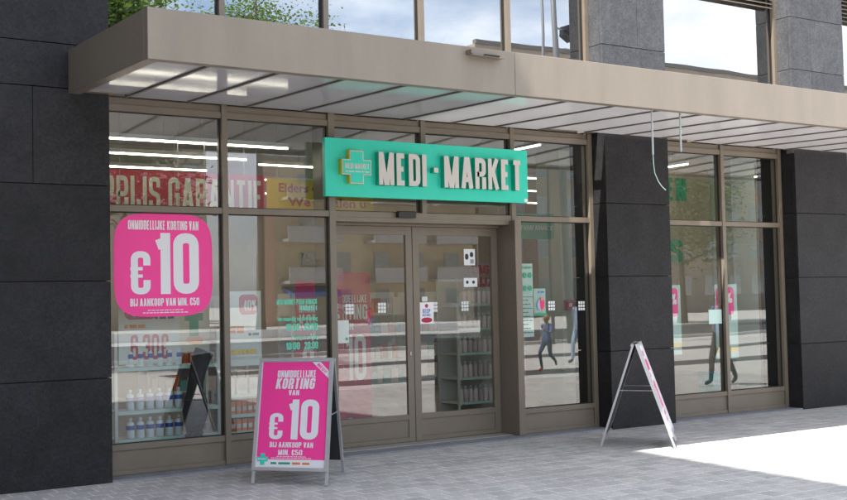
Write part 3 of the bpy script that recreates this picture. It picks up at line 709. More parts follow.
# red banner and yellow poster hung behind the transom lights
yb = .9; fb = fr_y(yb)
e = empty('hanging_banner', (4.5, yb, 2.60), 'dark red banner with large pale lettering hung behind the left window', 'banner')
panel(MB(), fb, 3.30, 5.55, 2.585, 3.03, -.006, 0).build('cloth', 'print_red', e)
block_text(MB(), 'PRIJS GARANTIE', fb, 3.71, 5.52, 2.60, 2.965, .0012, t=.14).build('lettering', 'print_cream', e)
for x in (3.5, 5.3): MB().tube([(x, yb+.003, 3.031), (x, yb+.003, 3.66)], .003, 5).build('cord', 'steel', e)
e = empty('hanging_poster', (6.2, yb, 2.66), 'yellow poster with red lettering hung half behind the shop sign', 'poster')
panel(MB(), fb, 5.57, 6.95, 2.66, 3.0, -.006, 0).build('sheet', 'print_yellow', e)
plain_text('lettering', 'Elders goedkoper?', fb, 5.72, 6.85, 2.855, 2.955, 'print_red', e, .0012, .03); plain_text('lettering', 'We betalen u', fb, 5.83, 6.85, 2.70, 2.80, 'print_red', e, .0012, .03)
for x in (5.7, 6.8): MB().tube([(x, yb+.003, 3.001), (x, yb+.003, 3.66)], .003, 5).build('cord', 'steel', e)
def strung(e, x0, x1, y, z1):
    for x in (x0, x1): MB().tube([(x, y+.002, z1), (x, y+.002, 3.66)], .0025, 5).build('cord', 'pale_plastic', e)
def poster(nm, lab, y, u0, u1, v0, v1, m='print_paper', stand=True):
    e = empty(nm, ((u0+u1)/2, y, v0), lab, 'poster'); fr = fr_y(y)
    panel(MB(), fr, u0, u1, v0, v1, -.005, 0).build('sheet', m, e)
    if stand: strung(e, u0+.03, u1-.03, y, v1)
    return e, fr
e, fr = poster('price_poster', 'pale poster with red sixty percent badge behind the pink sticker', .33, 3.68, 4.31, 1.03, 1.78)
MB().poly(rrect(fr, 3.74, 4.07, 1.47, 1.66, .06, .001)).build('badge', 'print_red', e)
block_text(MB(), '-60%', fr, 3.77, 4.05, 1.50, 1.63, .002, t=.15).build('badge_text', 'print_paper', e)
block_text(MB(), '6.30€', fr, 3.80, 4.19, 1.07, 1.32, .002, t=.14).build('price', 'print_red', e)
word_bars(MB(), fr, 3.74, 3.95, 1.385, 1.42, .002, 3).build('product_line', 'print_orange', e); word_bars(MB(), fr, 4.05, 4.25, 1.47, 1.50, .002, 3).build('small_line', 'print_dark', e)
e, fr = poster('price_poster', 'cream poster with a green figure behind the pink sticker', .45, 4.33, 4.68, 1.12, 1.72, 'print_cream')
t1 = MB(); t1.poly(squircle(fr, 4.51, 1.60, .05, .055, .001, 2, 20)); panel(t1, fr, 4.41, 4.61, 1.44, 1.52, .001, .0014); panel(t1, fr, 4.46, 4.56, 1.28, 1.44, .001, .0014); t1.build('figure', 'print_green', e)
t1 = MB(); t1.poly(squircle(fr, 4.52, 1.24, .09, .05, .001, 2, 20)); t1.build('fruit', 'print_orange', e)
e, fr = poster('price_poster', 'pale poster with red forty percent badge beside the door lettering', .30, 4.745, 5.20, .96, 1.735)
MB().poly(rrect(fr, 4.95, 5.16, 1.49, 1.70, .05, .001)).build('badge', 'print_red', e); block_text(MB(), '-40%', fr, 4.97, 5.15, 1.53, 1.64, .002, t=.15).build('badge_text', 'print_paper', e)
MB().poly(rrect(fr, 4.75, 4.83, 1.50, 1.68, .03, .001)).build('badge', 'print_red', e)
word_bars(MB(), fr, 4.77, 5.0, 1.30, 1.37, .002, 3).build('product_line', 'print_orange', e); word_bars(MB(), fr, 4.77, 5.14, 1.08, 1.13, .002, 9).build('product_row', 'print_yellow', e); word_bars(MB(), fr, 5.05, 5.17, 1.27, 1.30, .002, 2).build('small_line', 'print_dark', e)
def red_banner(lab, y, u0, u1, v0, v1):
    e = empty('standing_banner', ((u0+u1)/2, y, .01), lab, 'banner'); fr = fr_y(y); w = u1-u0
    panel(MB(), fr, u0, u1, v0, v1, -.004, 0).build('sheet', 'print_red', e)
    bx('foot', u0+.02, u1-.02, y-.08, y+.09, .009, v0, 'aluminium', e)
    t1 = MB(); block_text(t1, 'ONMIDDELLIJKE', fr, u0+.07*w, u1-.07*w, v1-.36, v1-.27, .001, t=.13); block_text(t1, 'KORTING', fr, u0+.07*w, u1-.07*w, v1-.56, v1-.38, .001, t=.15)
    block_text(t1, 'VAN', fr, u0+.3*w, u1-.4*w, v1-.68, v1-.60, .001, t=.15); block_text(t1, '€10', fr, u0+.1*w, u1-.12*w, v0+.62, v1-.74, .001, t=.14); t1.build('lettering', 'print_paper', e)
    cross(MB(), fr, u0+.5*w, v0+.12, .06, .025, .001, .002).build('cross_mark', 'sign_green', e); return e
red_banner('dark red standing banner behind the pane with opening hours', .75, 5.83, 6.43, .06, 1.85)
red_banner('dark red standing banner behind the left sliding door', 1.05, 6.38, 6.97, .06, 1.95)
# display shelving in the left window
def shelf_unit(nm, lab, x0, x1, y0, y1, levels, h, m='shelf_white', back=True):
    e = empty(nm, ((x0+x1)/2, (y0+y1)/2, .008), lab, 'shelf')
    for x in (x0, x1-.03):
        for y in (y0, y1-.03): bx('upright', x, x+.03, y, y+.03, .009, h, m, e)
    for z in levels: bx('shelf_board', x0+.031, x1-.031, y0+.002, y1-.031, z-.03, z, m, e)
    for z in levels: bx('price_strip', x0+.032, x1-.032, y0-.004, y0+.0015, z-.034, z-.002, 'print_mint' if m == 'shelf_white' else 'print_paper', e)
    if back: bx('back_panel', x0+.031, x1-.031, y1-.028, y1-.012, .05, h, m, e)
    return e
shelf_unit('display_shelf', 'white window shelf carrying rows of blue labelled bottles', 3.62, 4.72, .28, .62, [.30, .575, 1.0], 1.35, back=False)
BP = {}
def bottle_proto(kind):
    e = empty('bottle', (0, 0, 0), '', 'bottle')
    if kind == 'aqua':
        MB().lathe((0, 0, 0), [(.036, 0), (.040, .008), (.040, .135), (.034, .155), (.014, .165)]).build('body', 'bottle_white', e, smooth=True)
        MB().lathe((0, 0, 0), [(.0405, .085), (.0412, .088), (.0412, .125), (.0405, .128)]).build('label_band', 'cap_blue', e, smooth=True); MB().lathe((0, 0, .165), [(.017, 0), (.017, .035), (.012, .038)]).build('cap', 'bottle_white', e, smooth=True)
    else:
        MB().lathe((0, 0, 0), [(.030, 0), (.033, .006), (.033, .14), (.026, .165), (.012, .172)]).build('body', 'bottle_pink', e, smooth=True); MB().lathe((0, 0, .172), [(.014, 0), (.014, .04), (.010, .043)]).build('cap', 'print_paper', e, smooth=True)
    return e
def clone(root, loc, label, group):
    r = root.copy(); COL.objects.link(r); r.location = loc; tag(r, label, None, group)
    for ch in root.children: c = ch.copy(); COL.objects.link(c); c.parent = r
    return r
def drop(root):
    for ch in list(root.children): bpy.data.objects.remove(ch)
    bpy.data.objects.remove(root)
pa = bottle_proto('aqua')
for z, lab in ((.3005, 'white bottle with blue label on the lowest window shelf board'), (.5755, 'white bottle with blue label on the middle window shelf board'), (1.0005, 'white bottle with blue label on the top window shelf board')):
    for k in range(6): clone(pa, (3.80+k*.100, .36, z), lab, 'bottles on the '+lab.split('on the ')[1])
drop(pa)
# mannequin leg in black stocking
LG = empty('mannequin_leg', (4.44, .20, .29), 'black stocking display leg standing in the left window', 'mannequin')
bx('plinth', 4.25, 4.62, .13, .27, .009, .285, 'shelf_white', LG)
prof = [(4.40, .29, .075), (4.40, .36, .085), (4.41, .45, .115), (4.415, .54, .128), (4.42, .64, .115), (4.415, .74, .085), (4.425, .84, .078), (4.45, .95, .082), (4.485, 1.06, .092), (4.52, 1.13, .10)]
MB().tube([(x, .20, z) for x, z, r in prof], [r for x, z, r in prof], 16).build('leg', 'black_cloth', LG, smooth=True)
MB().tube([(4.46, .20, .31), (4.42, .185, .325), (4.36, .16, .315), (4.29, .14, .30)], [.045, .05, .04, .022], 12).build('foot', 'black_cloth', LG, smooth=True)
# second window: orange packs on shelves
shelf_unit('display_shelf', 'white window shelf carrying orange packs beside the entrance', 4.80, 5.62, .42, .72, [.27, .45, .66], .70, back=True)
def box_proto(m, w, d, h):
    e = empty('product_box', (0, 0, 0), '', 'box'); bx('carton', -w/2, w/2, -d/2, d/2, 0, h, m, e); bx('label_patch', -w*.38, w*.38, -d/2-.002, -d/2-.0005, h*.25, h*.6, 'box_white', e); return e
pb = box_proto('box_orange', .055, .05, .13)
for z, lab in ((.2705, 'slim orange pack on the lower board beside the entrance'), (.4505, 'slim orange pack on the middle board beside the entrance')):
    for k in range(11): clone(pb, (4.87+k*.065, .48, z), lab, 'orange packs, '+('lower' if z < .4 else 'middle')+' board')
drop(pb)
pb = box_proto('box_white', .12, .07, .16)
for k in range(5): clone(pb, (4.90+k*.145, .50, .6605), 'white carton on the top board beside the entrance', 'white cartons on the top board')
drop(pb)
# gondola with bottles behind the right door
shelf_unit('gondola', 'tall pale product shelf with bottles behind the right door', 8.85, 9.75, 1.95, 2.45, [.22, .55, .88, 1.21, 1.54], 1.88, 'shelf_white')
pk = bottle_proto('pink')
for i, z in enumerate((.22, .55, .88, 1.21, 1.54)):
    lab = 'pale slim bottle on the %s board of the tall shelf' % ('lowest', 'second', 'middle', 'fourth', 'top')[i]
    for k in range(10): clone(pk, (8.93+k*.082, 2.02, z+.0005), lab, 'bottles on the %s gondola board' % ('lowest', 'second', 'middle', 'fourth', 'top')[i])
drop(pk)
e = empty('hanging_sign', (9.6, 2.3, 1.95), 'red lettered price sign above the tall product shelf', 'sign'); fr = fr_y(2.3)
t1 = MB(); block_text(t1, 'LAGE', fr, 9.36, 9.75, 1.95, 2.08, .0, depth=.012, t=.15); block_text(t1, 'PRIJZEN', fr, 9.30, 9.90, 1.77, 1.90, .0, depth=.012, t=.15); t1.build('lettering', 'print_red', e)
bx('bar', 9.28, 9.92, 2.301, 2.32, 2.085, 2.11, 'shelf_grey', e); strung(e, 9.35, 9.85, 2.31, 2.111)
# shelves at the back
rb = random.Random(5)
for i, (xa, xb, y) in enumerate(((8.2, 10.4, 5.6), (10.9, 13.4, 6.3), (6.2, 7.9, 6.6))):
    where = ('in the middle of the shop', 'towards the right back of the shop', 'at the left back of the shop')[i]
    shelf_unit('gondola', 'long white product shelf '+where, xa, xb, y, y+.5, [.25, .65, 1.05, 1.40], 1.75)
    for z in (.25, .65, 1.05, 1.40):
        x = xa+.1
        while x < xb-.15:
            w = rb.uniform(.09, .16); h = rb.uniform(.15, .27); mm = rb.choice(['box_white', 'box_teal', 'box_orange', 'bottle_pink', 'box_white'])
            o = bx('product_box', x, x+w-.015, y+.06, y+.18, z+.0005, z+h, mm); tag(o, '%s carton on the %s board of the %s shelf' % ({'box_white': 'white', 'box_teal': 'teal', 'box_orange': 'orange', 'bottle_pink': 'pale pink'}[mm], {.25: 'lowest', .65: 'second', 1.05: 'third', 1.40: 'top'}[z], ('mid-shop', 'right-hand back', 'left-hand back')[i]), 'box', 'cartons on the shelf '+where); x += w
# columns, fire alarm and green signs
for x0_, x1_, lab in ((10.30, 10.75, 'pale green column beside the fire alarm'), (13.75, 14.30, 'pale green column behind the far window')):
    e = empty('column', ((x0_+x1_)/2, 1.75, .008), lab, 'column'); bx('shaft', x0_, x1_, 1.5, 2.0, .12, 3.655, 'shop_column', e, bevel=.01); bx('plinth', x0_-.02, x1_+.02, 1.48, 2.02, .009, .119, 'shelf_grey', e)
e = empty('fire_alarm', (10.38, 1.48, 1.40), 'small red fire alarm box on the pale green column', 'alarm'); bx('case', 10.33, 10.47, 1.44, 1.499, 1.42, 1.56, 'print_red', e, bevel=.01); bx('button', 10.375, 10.425, 1.43, 1.4395, 1.465, 1.515, 'print_white', e)
e = empty('hanging_sign', (9.9, 1.2, 2.2), 'green hanging sign with pale lettering behind the side pane', 'sign')
bx('board', 9.35, 9.95, 1.2, 1.22, 2.38, 2.72, 'print_green', e); block_text(MB(), 'PARAFARMACIE', fr_y(1.2), 9.38, 9.93, 2.50, 2.56, .002, t=.12).build('lettering', 'print_paper', e); strung(e, 9.45, 9.85, 1.21, 2.721)
e = empty('standing_banner', (9.0, .35, .01), 'low red leaflet stand at the foot of the side pane', 'stand'); bx('sheet', 8.52, 8.70, .34, .36, .10, 1.14, 'print_red_dark', e); bx('foot', 8.50, 8.72, .28, .42, .009, .099, 'shelf_grey', e)
bx('pocket', 8.53, 8.69, .30, .339, .35, .55, 'print_red', e); bx('pocket', 8.53, 8.69, .30, .339, .65, .85, 'print_red', e)
for t_, lab, z0, z1, u0, u1 in (('EN', 'green letters high on the shop wall beyond the pillar', 3.0, 3.34, 12.36, 12.78), ('S', 'single green letter low on the shop wall beyond the pillar', 2.08, 2.42, 12.42, 12.66)):
    o = block_text(MB(), t_, fr_y(1.5), u0, u1, z0, z1, .0, depth=.02, t=.17).build('wall_letters', 'print_green'); tag(o, lab, 'lettering')
bx('partition', 11.6, 13.3, 1.5225, 1.62, .009, 3.655, 'shop_wall', B)
def far_poster(lab, y, u0, u1, v0, v1):
    e, fr = poster('price_poster', lab, y, u0, u1, v0, v1, 'print_mint', False); strung(e, u0+.02, u1-.02, y, v1); w = u1-u0
    MB().poly(rrect(fr, u0+.05*w, u1-.15*w, v1-.42, v1-.04, .05, .001)).build('badge', 'print_pink', e); block_text(MB(), '-4%', fr, u0+.12*w, u1-.22*w, v1-.26, v1-.12, .002, t=.15).build('badge_text', 'print_white', e)
    t1 = MB(); panel(t1, fr, u0, u1, v0+.10, v0+.16, .001, .0015); t1.build('stripe', 'print_yellow', e)
    block_text(MB(), 'VOOR', fr, u0+.08*w, u1-.2*w, v0+.20, v0+.34, .001, t=.14) if False else None
far_poster('tall pale poster with pink badge right of the far mullion', .30, 12.02, 12.46, .70, 1.73); far_poster('tall pale poster with pink badge next to the middle pillar', .30, 11.02, 11.36, .80, 1.73)
e = empty('shopping_basket', (12.2, .6, .01), 'stack of teal shopping baskets behind the far window', 'basket')
for k in range(5):
    z = .012+k*.10; MB().hexa([(12.10, .45, z), (12.42, .45, z), (12.42, .70, z), (12.10, .70, z), (12.06, .42, z+.095), (12.46, .42, z+.095), (12.46, .73, z+.095), (12.06, .73, z+.095)]).build('basket', 'box_teal', e)

# ------------------------------------------------------------------ pavement boards
def a_board(nm, lab, fl, fr_pt, br, bl, h, style):
    """fl, fr_pt: feet of the poster side as seen from it (left, right); bl, br: feet of the other side behind them"""
    z0 = ZG; e = empty(nm, ((fl[0]+fr_pt[0]+br[0]+bl[0])/4, (fl[1]+fr_pt[1]+br[1]+bl[1])/4, z0), lab, 'sign board')
    fl, fr_pt, br, bl = [Vector((q[0], q[1], z0)) for q in (fl, fr_pt, br, bl)]
    tl = (fl+bl)/2; tl.z = z0+h; tr_ = (fr_pt+br)/2; tr_.z = z0+h
    def side(a, b, ta, tb, front):
        U = (b-a).normalized(); V = ((ta+tb)/2-(a+b)/2); Lh = V.length; V.normalize(); N = U.cross(V).normalized(); w = (b-a).length
        nrm = N
        fr = (a+nrm*.012, U, V, nrm)
        for q in (0.012, w-.012):
            o = MB().bar(a+U*q+nrm*.012, a+U*q+V*(Lh-.005)+nrm*.012, .024, .022, nrm).build('leg', 'aluminium', e)
        fz = .13
        panel(MB(), fr, .026, w-.026, fz, Lh-.012, -.010, .004).build('back_board', 'board_back', e)
        if front:
            f0, f1, b0, t0 = .0, w, fz-.01, Lh-.005; t = .030
            for nmz, q in (('frame_rail', (f0, f1, b0, b0+t)), ('frame_rail', (f0, f1, t0-t, t0)), ('frame_stile', (f0, f0+t, b0+t, t0-t)), ('frame_stile', (f1-t, f1, b0+t, t0-t))): panel(MB(), fr, *q, .0125, .026).build(nmz, 'aluminium', e)
            u0, u1, v0, v1 = t, w-t, b0+t, t0-t
            return fr, u0, u1, v0, v1
        else:
            for q in ((.0, w, fz-.01, fz+.02), (.0, w, Lh-.035, Lh-.005)): panel(MB(), fr, *q, .0125, .022).build('frame_rail', 'aluminium', e)
            return fr, 0, w, fz, Lh
    fr, u0, u1, v0, v1 = side(fl, fr_pt, tl, tr_, True); side(br, bl, tr_, tl, False)
    for a, b, ta, tb in ((fl, bl, tl, tl), (fr_pt, br, tr_, tr_)):
        MB().bar(a+(ta-a)*.55, b+(tb-b)*.55, .016, .006).build('stay', 'aluminium', e)
    w = u1-u0; hh = v1-v0; n1 = .017
    if style == 0:
        panel(MB(), fr, u0, u1, v0, v1, .005, .012).build('poster', 'print_white', e)
        panel(MB(), fr, u0+.012*w, u1-.004, v0+.075*hh, v1-.004, .0125, .0135).build('poster_field', 'print_pink', e)
        def bt(mb, s, a, b, c, d, **kw): return block_text(mb, s, fr, u0+a*w, u0+b*w, v0+c*hh, v0+d*hh, .0145, **kw)
        t1 = MB(); bt(t1, 'ONMIDDELLIJKE', .24, .81, .845, .915, t=.17); bt(t1, 'KORTING', .22, .79, .735, .84, t=.175, shear=.12); bt(t1, 'VAN', .42, .575, .675, .725, t=.16)
        bt(t1, '€', .145, .365, .26, .505, t=.15); bt(t1, '10', .425, .88, .26, .635, t=.165, gap=.05); bt(t1, 'BIJ AANKOOP VAN', .19, .82, .185, .235, t=.16); bt(t1, 'MIN. €50-', .32, .70, .115, .165, t=.16)
        t1.build('lettering', 'print_white', e)
        t1 = MB(); word_bars(t1, fr, u0+.30*w, u0+.72*w, v0+.098*hh, v0+.104*hh, .0145, 9, 5); word_bars(t1, fr, u0+.22*w, u0+.80*w, v0+.084*hh, v0+.090*hh, .0145, 12, 6); t1.build('fine_print', 'print_white', e)
        # corner flash
        O, U, V, N = [Vector(q) for q in fr]
        q = [(.74, 1.0), (.86, 1.0), (1.0, .905), (1.0, .835)]
        MB().poly([O+U*(u0+a*w)+V*(v0+b*hh-.003)+N*.0146 for a, b in q]).build('corner_flash', 'print_white', e)
        c = O+U*(u0+.865*w)+V*(v0+.945*hh); dU = (U*.75-V*.68).normalized(); dV = (U*.68+V*.75).normalized()
        block_text(MB(), 'NIEUW', (c, dU, dV, N), -.04, .085, -.012, .020, .0156, t=.15).build('flash_text', 'print_pink', e)
        cross(MB(), fr, u0+.10*w, v0+.075*hh, .052, .021, .0150, .0156).build('cross_mark', 'sign_green', e); block_text(MB(), 'MEDI-MARKET', fr, u0+.035*w, u0+.165*w, v0+.068*hh, v0+.083*hh, .0162, t=.15).build('cross_text', 'print_white', e)
        word_bars(MB(), fr, u0+.22*w, u0+.50*w, v0+.030*hh, v0+.050*hh, .0130, 2, 8).build('foot_line', 'print_green', e); word_bars(MB(), fr, u0+.53*w, u0+.78*w, v0+.030*hh, v0+.050*hh, .0130, 2, 9).build('foot_line', 'print_orange', e)
    else:
        panel(MB(), fr, u0, u1, v0, v1, .005, .012).build('poster', 'print_white', e)
        def bt(mb, s, a, b, c, d, **kw): return block_text(mb, s, fr, u0+a*w, u0+b*w, v0+c*hh, v0+d*hh, .0130, **kw)
        t1 = MB(); bt(t1, 'ONMIDDELLIJKE', .15, .85, .87, .93, t=.15); bt(t1, 'KORTING', .08, .92, .70, .83, t=.18); bt(t1, 'VAN', .4, .6, .62, .68, t=.16); bt(t1, '€10', .1, .9, .26, .58, t=.14); bt(t1, 'BIJ AANKOOP VAN', .19, .82, .185, .235, t=.16); bt(t1, 'MIN. €50-', .32, .70, .115, .165, t=.16); t1.build('lettering', 'print_pink', e)
    return e
a_board('pavement_board', 'pink pavement sign board with aluminium frame advertising ten euro off', (4.383, -1.201), (4.857, -1.759), (5.371, -1.125), (4.897, -.567), 1.10, 0)
a_board('pavement_board', 'white pavement board seen edge-on in front of the stone pillar', (8.849, -2.002), (9.347, -1.524), (8.93, -.878), (8.438, -1.337), 1.10, 1)

# ------------------------------------------------------------------ the square opposite (seen in the glass)
def windows(b, fr, us, vs, w, h, m='house_glass'):
    for u in us:
        for v in vs:
            f = panel(MB(), fr, u, u+w, v, v+h, .001, .05).build('window', 'window_trim', b); panel(MB(), fr, u+.07, u+w-.07, v+.07, v+h-.07, .051, .06).build('pane', m, f)
def house(nm, lab, x0, x1, y, dep, h, m, us, vs, w=1.3, hh=1.5, group=None, skew=0.):
    b = empty(nm, ((x0+x1)/2, y, 0), lab, 'building', group); MB().hexa([(x0+skew, y-dep, ZG-.04), (x1+skew, y-dep, ZG-.04), (x1, y, ZG-.04), (x0, y, ZG-.04), (x0+skew, y-dep, h), (x1+skew, y-dep, h), (x1, y, h), (x0, y, h)]).build('wall', m, b)
    fr = ((0, y, 0), (-1, 0, 0), (0, 0, 1), (0, 1, 0)); windows(b, fr, [-u-w for u in us], vs, w, hh); bx('parapet', x0+.05, x1+.15, y-.35, y+.15, h+.001, h+.35, 'roof_edge', b); return b, fr
b, fr = house('apartment_block', 'tan apartment block with grey balconies across the square', 33.2, 51, -60, 12, 11.3, 'plaster_tan', [36+i*3.1 for i in range(5)], [1.0, 3.6, 6.4, 9.0], skew=8)
house('apartment_block', 'plain sand coloured apartment block behind the broad street tree', 6, 30.2, -62, 12, 14, 'plaster_sand', [8+i*3.4 for i in range(7)], [1.2, 4.0, 6.8, 9.6], skew=-2)
for z in (2.9, 5.7, 8.5):
    for xa in (34.5, 41.5, 46.8):
        s = bx('balcony', xa, xa+4.4, -59.99, -58.5, z, z+.2, 'balcony_grey', b); bx('railing', xa, xa+4.4, -58.6, -58.5, z+.201, z+1.05, 'balcony_grey', s)
bx('corner_strip', 33.0, 34.1, -59.98, -59.8, .0, 11.2, 'plaster_salmon', b)
MB().hexa([(34.6, -58.6, 2.0), (38.8, -58.6, 2.0), (38.8, -59.97, 2.6), (34.6, -59.97, 2.6), (34.6, -58.6, 2.3), (38.8, -58.6, 2.3), (38.8, -59.97, 2.75), (34.6, -59.97, 2.75)]).build('awning', 'awning_blue', b)
house('office_block', 'tall brown flat-roofed block across the square', 53.5, 104, -63, 14, 22.0, 'brick_brown', [56+i*3.2 for i in range(14)], [1.5+3.3*i for i in range(6)], 1.7, 1.8)
bb = bx('roof_plant', 66, 70, -72, -67, 22.36, 23.6, 'render_grey'); tag(bb, 'grey plant room on the tall brown block', 'plant room')
bb = bx('roof_plant', 78.5, 81, -72, -67, 22.36, 23.2, 'render_grey'); tag(bb, 'lower grey vent house on the tall brown block', 'plant room')
for i, (xa, xb, yy, hh) in enumerate(((33.0, 38.5, -84, 3.4), (36, 44, -96, 4.2))):
    b = empty('house', ((xa+xb)/2, yy, 0), ('low grey house with tiled roof between the two apartment blocks', 'larger grey house with tiled roof behind the low one')[i], 'house')
    bx('wall', xa, xb, yy-8, yy, ZG-.04, hh, 'render_grey', b)
    MB().prism([(xa-.3, yy+.3, hh), (xa-.3, yy-8.3, hh), (xa-.3, yy-4, hh+2.4)], (xb-xa+.6, 0, 0)).build('roof', 'roof_tile', b)
    windows(b, ((0, yy, 0), (-1, 0, 0), (0, 0, 1), (0, 1, 0)), [-(xa+1+k*2.2)-1.1 for k in range(int((xb-xa-1)/2.2))], [.9], 1.1, 1.3)
# tall wing to the left that shades the shop front
wg = empty('side_wing', (-8, -6, 0), 'tall grey wing of the building left of the shop front', 'building')
HW = 22.4
def wx(y): return -2.25+.085*(y+2.4)
MB().hexa([(-16, -11.5, ZG-.04), (wx(-11.5), -11.5, ZG-.04), (wx(-.35), -.35, ZG-.04), (-16, -.35, ZG-.04), (-16, -11.5, HW), (wx(-11.5), -11.5, HW), (wx(-.35), -.35, HW), (-16, -.35, HW)]).build('wall', 'wing_render', wg)
dU = Vector((wx(-11.5)-wx(-.35), -11.15, 0)).normalized(); frw = ((wx(-.35), -.35, 0), tuple(-dU), (0, 0, 1), tuple((-dU).cross(Vector((0, 0, 1)))))
windows(wg, frw, [-10.2+i*3 for i in range(3)], [1.0+3.2*k for k in range(6)], 1.6, 1.9)

# trees
def tree(lab, x, y, h, cr_z, rx, rz, n, seed, sparse=.0, lean=(0, 0)):
    rg = random.Random(seed); t = empty('tree', (x, y, ZG), lab, 'tree'); mb = MB()
    tips = []; top = Vector((x+lean[0], y+lean[1], cr_z))
    mb.tube([(x, y, ZG-.1), (x+.05, y, 1.2), (x+lean[0]*.5, y+lean[1]*.5, cr_z*.55), top, top+Vector((0, 0, (h-cr_z)*.8))], [.30, .22, .18, .13, .03], 10)
    for k in range(16):
        a = k*2.4+rg.uniform(-.3, .3); z0 = cr_z*.72+(h-cr_z)*.75*(k/16); s = Vector((x+lean[0]*min(1, z0/cr_z), y+lean[1]*min(1, z0/cr_z), z0))
        Lk = rx*rg.uniform(.6, 1.0)*(1-.35*k/16); e_ = s+Vector((math.cos(a)*Lk, math.sin(a)*Lk, rg.uniform(.5, 1.6))); mid = s.lerp(e_, .5)+Vector((0, 0, rg.uniform(-.1, .4)))
        mb.tube([s, mid, e_], [.08, .05, .015], 6)
        for q in range(4):
            b0 = mid.lerp(e_, rg.random()); b1 = b0+Vector((rg.uniform(-1, 1), rg.uniform(-1, 1), rg.uniform(-.2, 1)))*rx*.28; mb.tube([b0, b1], [.03, .008], 5); tips.append(b1)
        tips.append(e_); tips.append(mid)
    mb.build('trunk', 'bark', t, smooth=True)
    lf = MB()
    for i in range(n):
        tp = tips[rg.randrange(len(tips))]; c = tp+Vector((rg.gauss(0, 1), rg.gauss(0, 1), rg.gauss(0, .8)))*rx*.17
        a = Vector((rg.uniform(-1, 1), rg.uniform(-1, 1), rg.uniform(-.6, .6))).normalized(); b = a.cross(Vector((rg.uniform(-1, 1), rg.uniform(-1, 1), 1))).normalized(); s = rg.uniform(.06, .13)
        lf.poly([c-a*s, c-b*s*.6, c+a*s, c+b*s*.6])
    me = bpy.data.meshes.new('crown'); o3 = woff(t); me.from_pydata([(v[0]-o3.x, v[1]-o3.y, v[2]-o3.z) for v in lf.v], [], lf.f); me.materials.append(MATS['leaf']); o = bpy.data.objects.new('crown', me); COL.objects.link(o); o.parent = t
    return t
tree('broad street tree by the road across the plaza', 9.2, -19.6, 13.0, 5.2, 3.2, 3, 22000, 3)
tree('tall street tree in front of the tan apartment block', 26.6, -46, 22.5, 14.5, 5.2, 3, 20000, 9)
tree('leafy street tree in front of the tall brown block', 46, -34, 12, 4.5, 4.2, 3, 14000, 12)
# floodlight mast
FM = empty('floodlight_mast', (26.4, -25, ZG), 'tall grey floodlight mast by the road', 'lamp post')
MB().tube([(26.4, -20.2, ZG), (26.4-.6, -20.2, 16)], [.14, .09], 10).build('mast', 'mast_paint', FM, smooth=True)
MB().tube([(25.6, -20.2, ZG), (25.4, -20.2, 15)], [.06, .045], 8).build('side_pole', 'mast_paint', FM, smooth=True)
for z in (9.9, 11.1): 
    MB().bar((25.95, -20.2, z), (26.6, -20.2, z-.1), .06, .06).build('arm', 'steel', FM); MB().hexa([(26.4, -20.45, z-.25), (26.75, -20.45, z-.45), (26.75, -19.95, z-.45), (26.4, -19.95, z-.25), (26.45, -20.45, z+.1), (26.8, -20.45, z-.15), (26.8, -19.95, z-.15), (26.45, -19.95, z+.1)]).build('floodlight', 'black_plastic', FM)
lw = tag(bx('low_wall', -20, 33, -36.6, -36.2, ZG+.05, .45, 'white_paint'), 'low white wall along the far side of the road', 'wall')

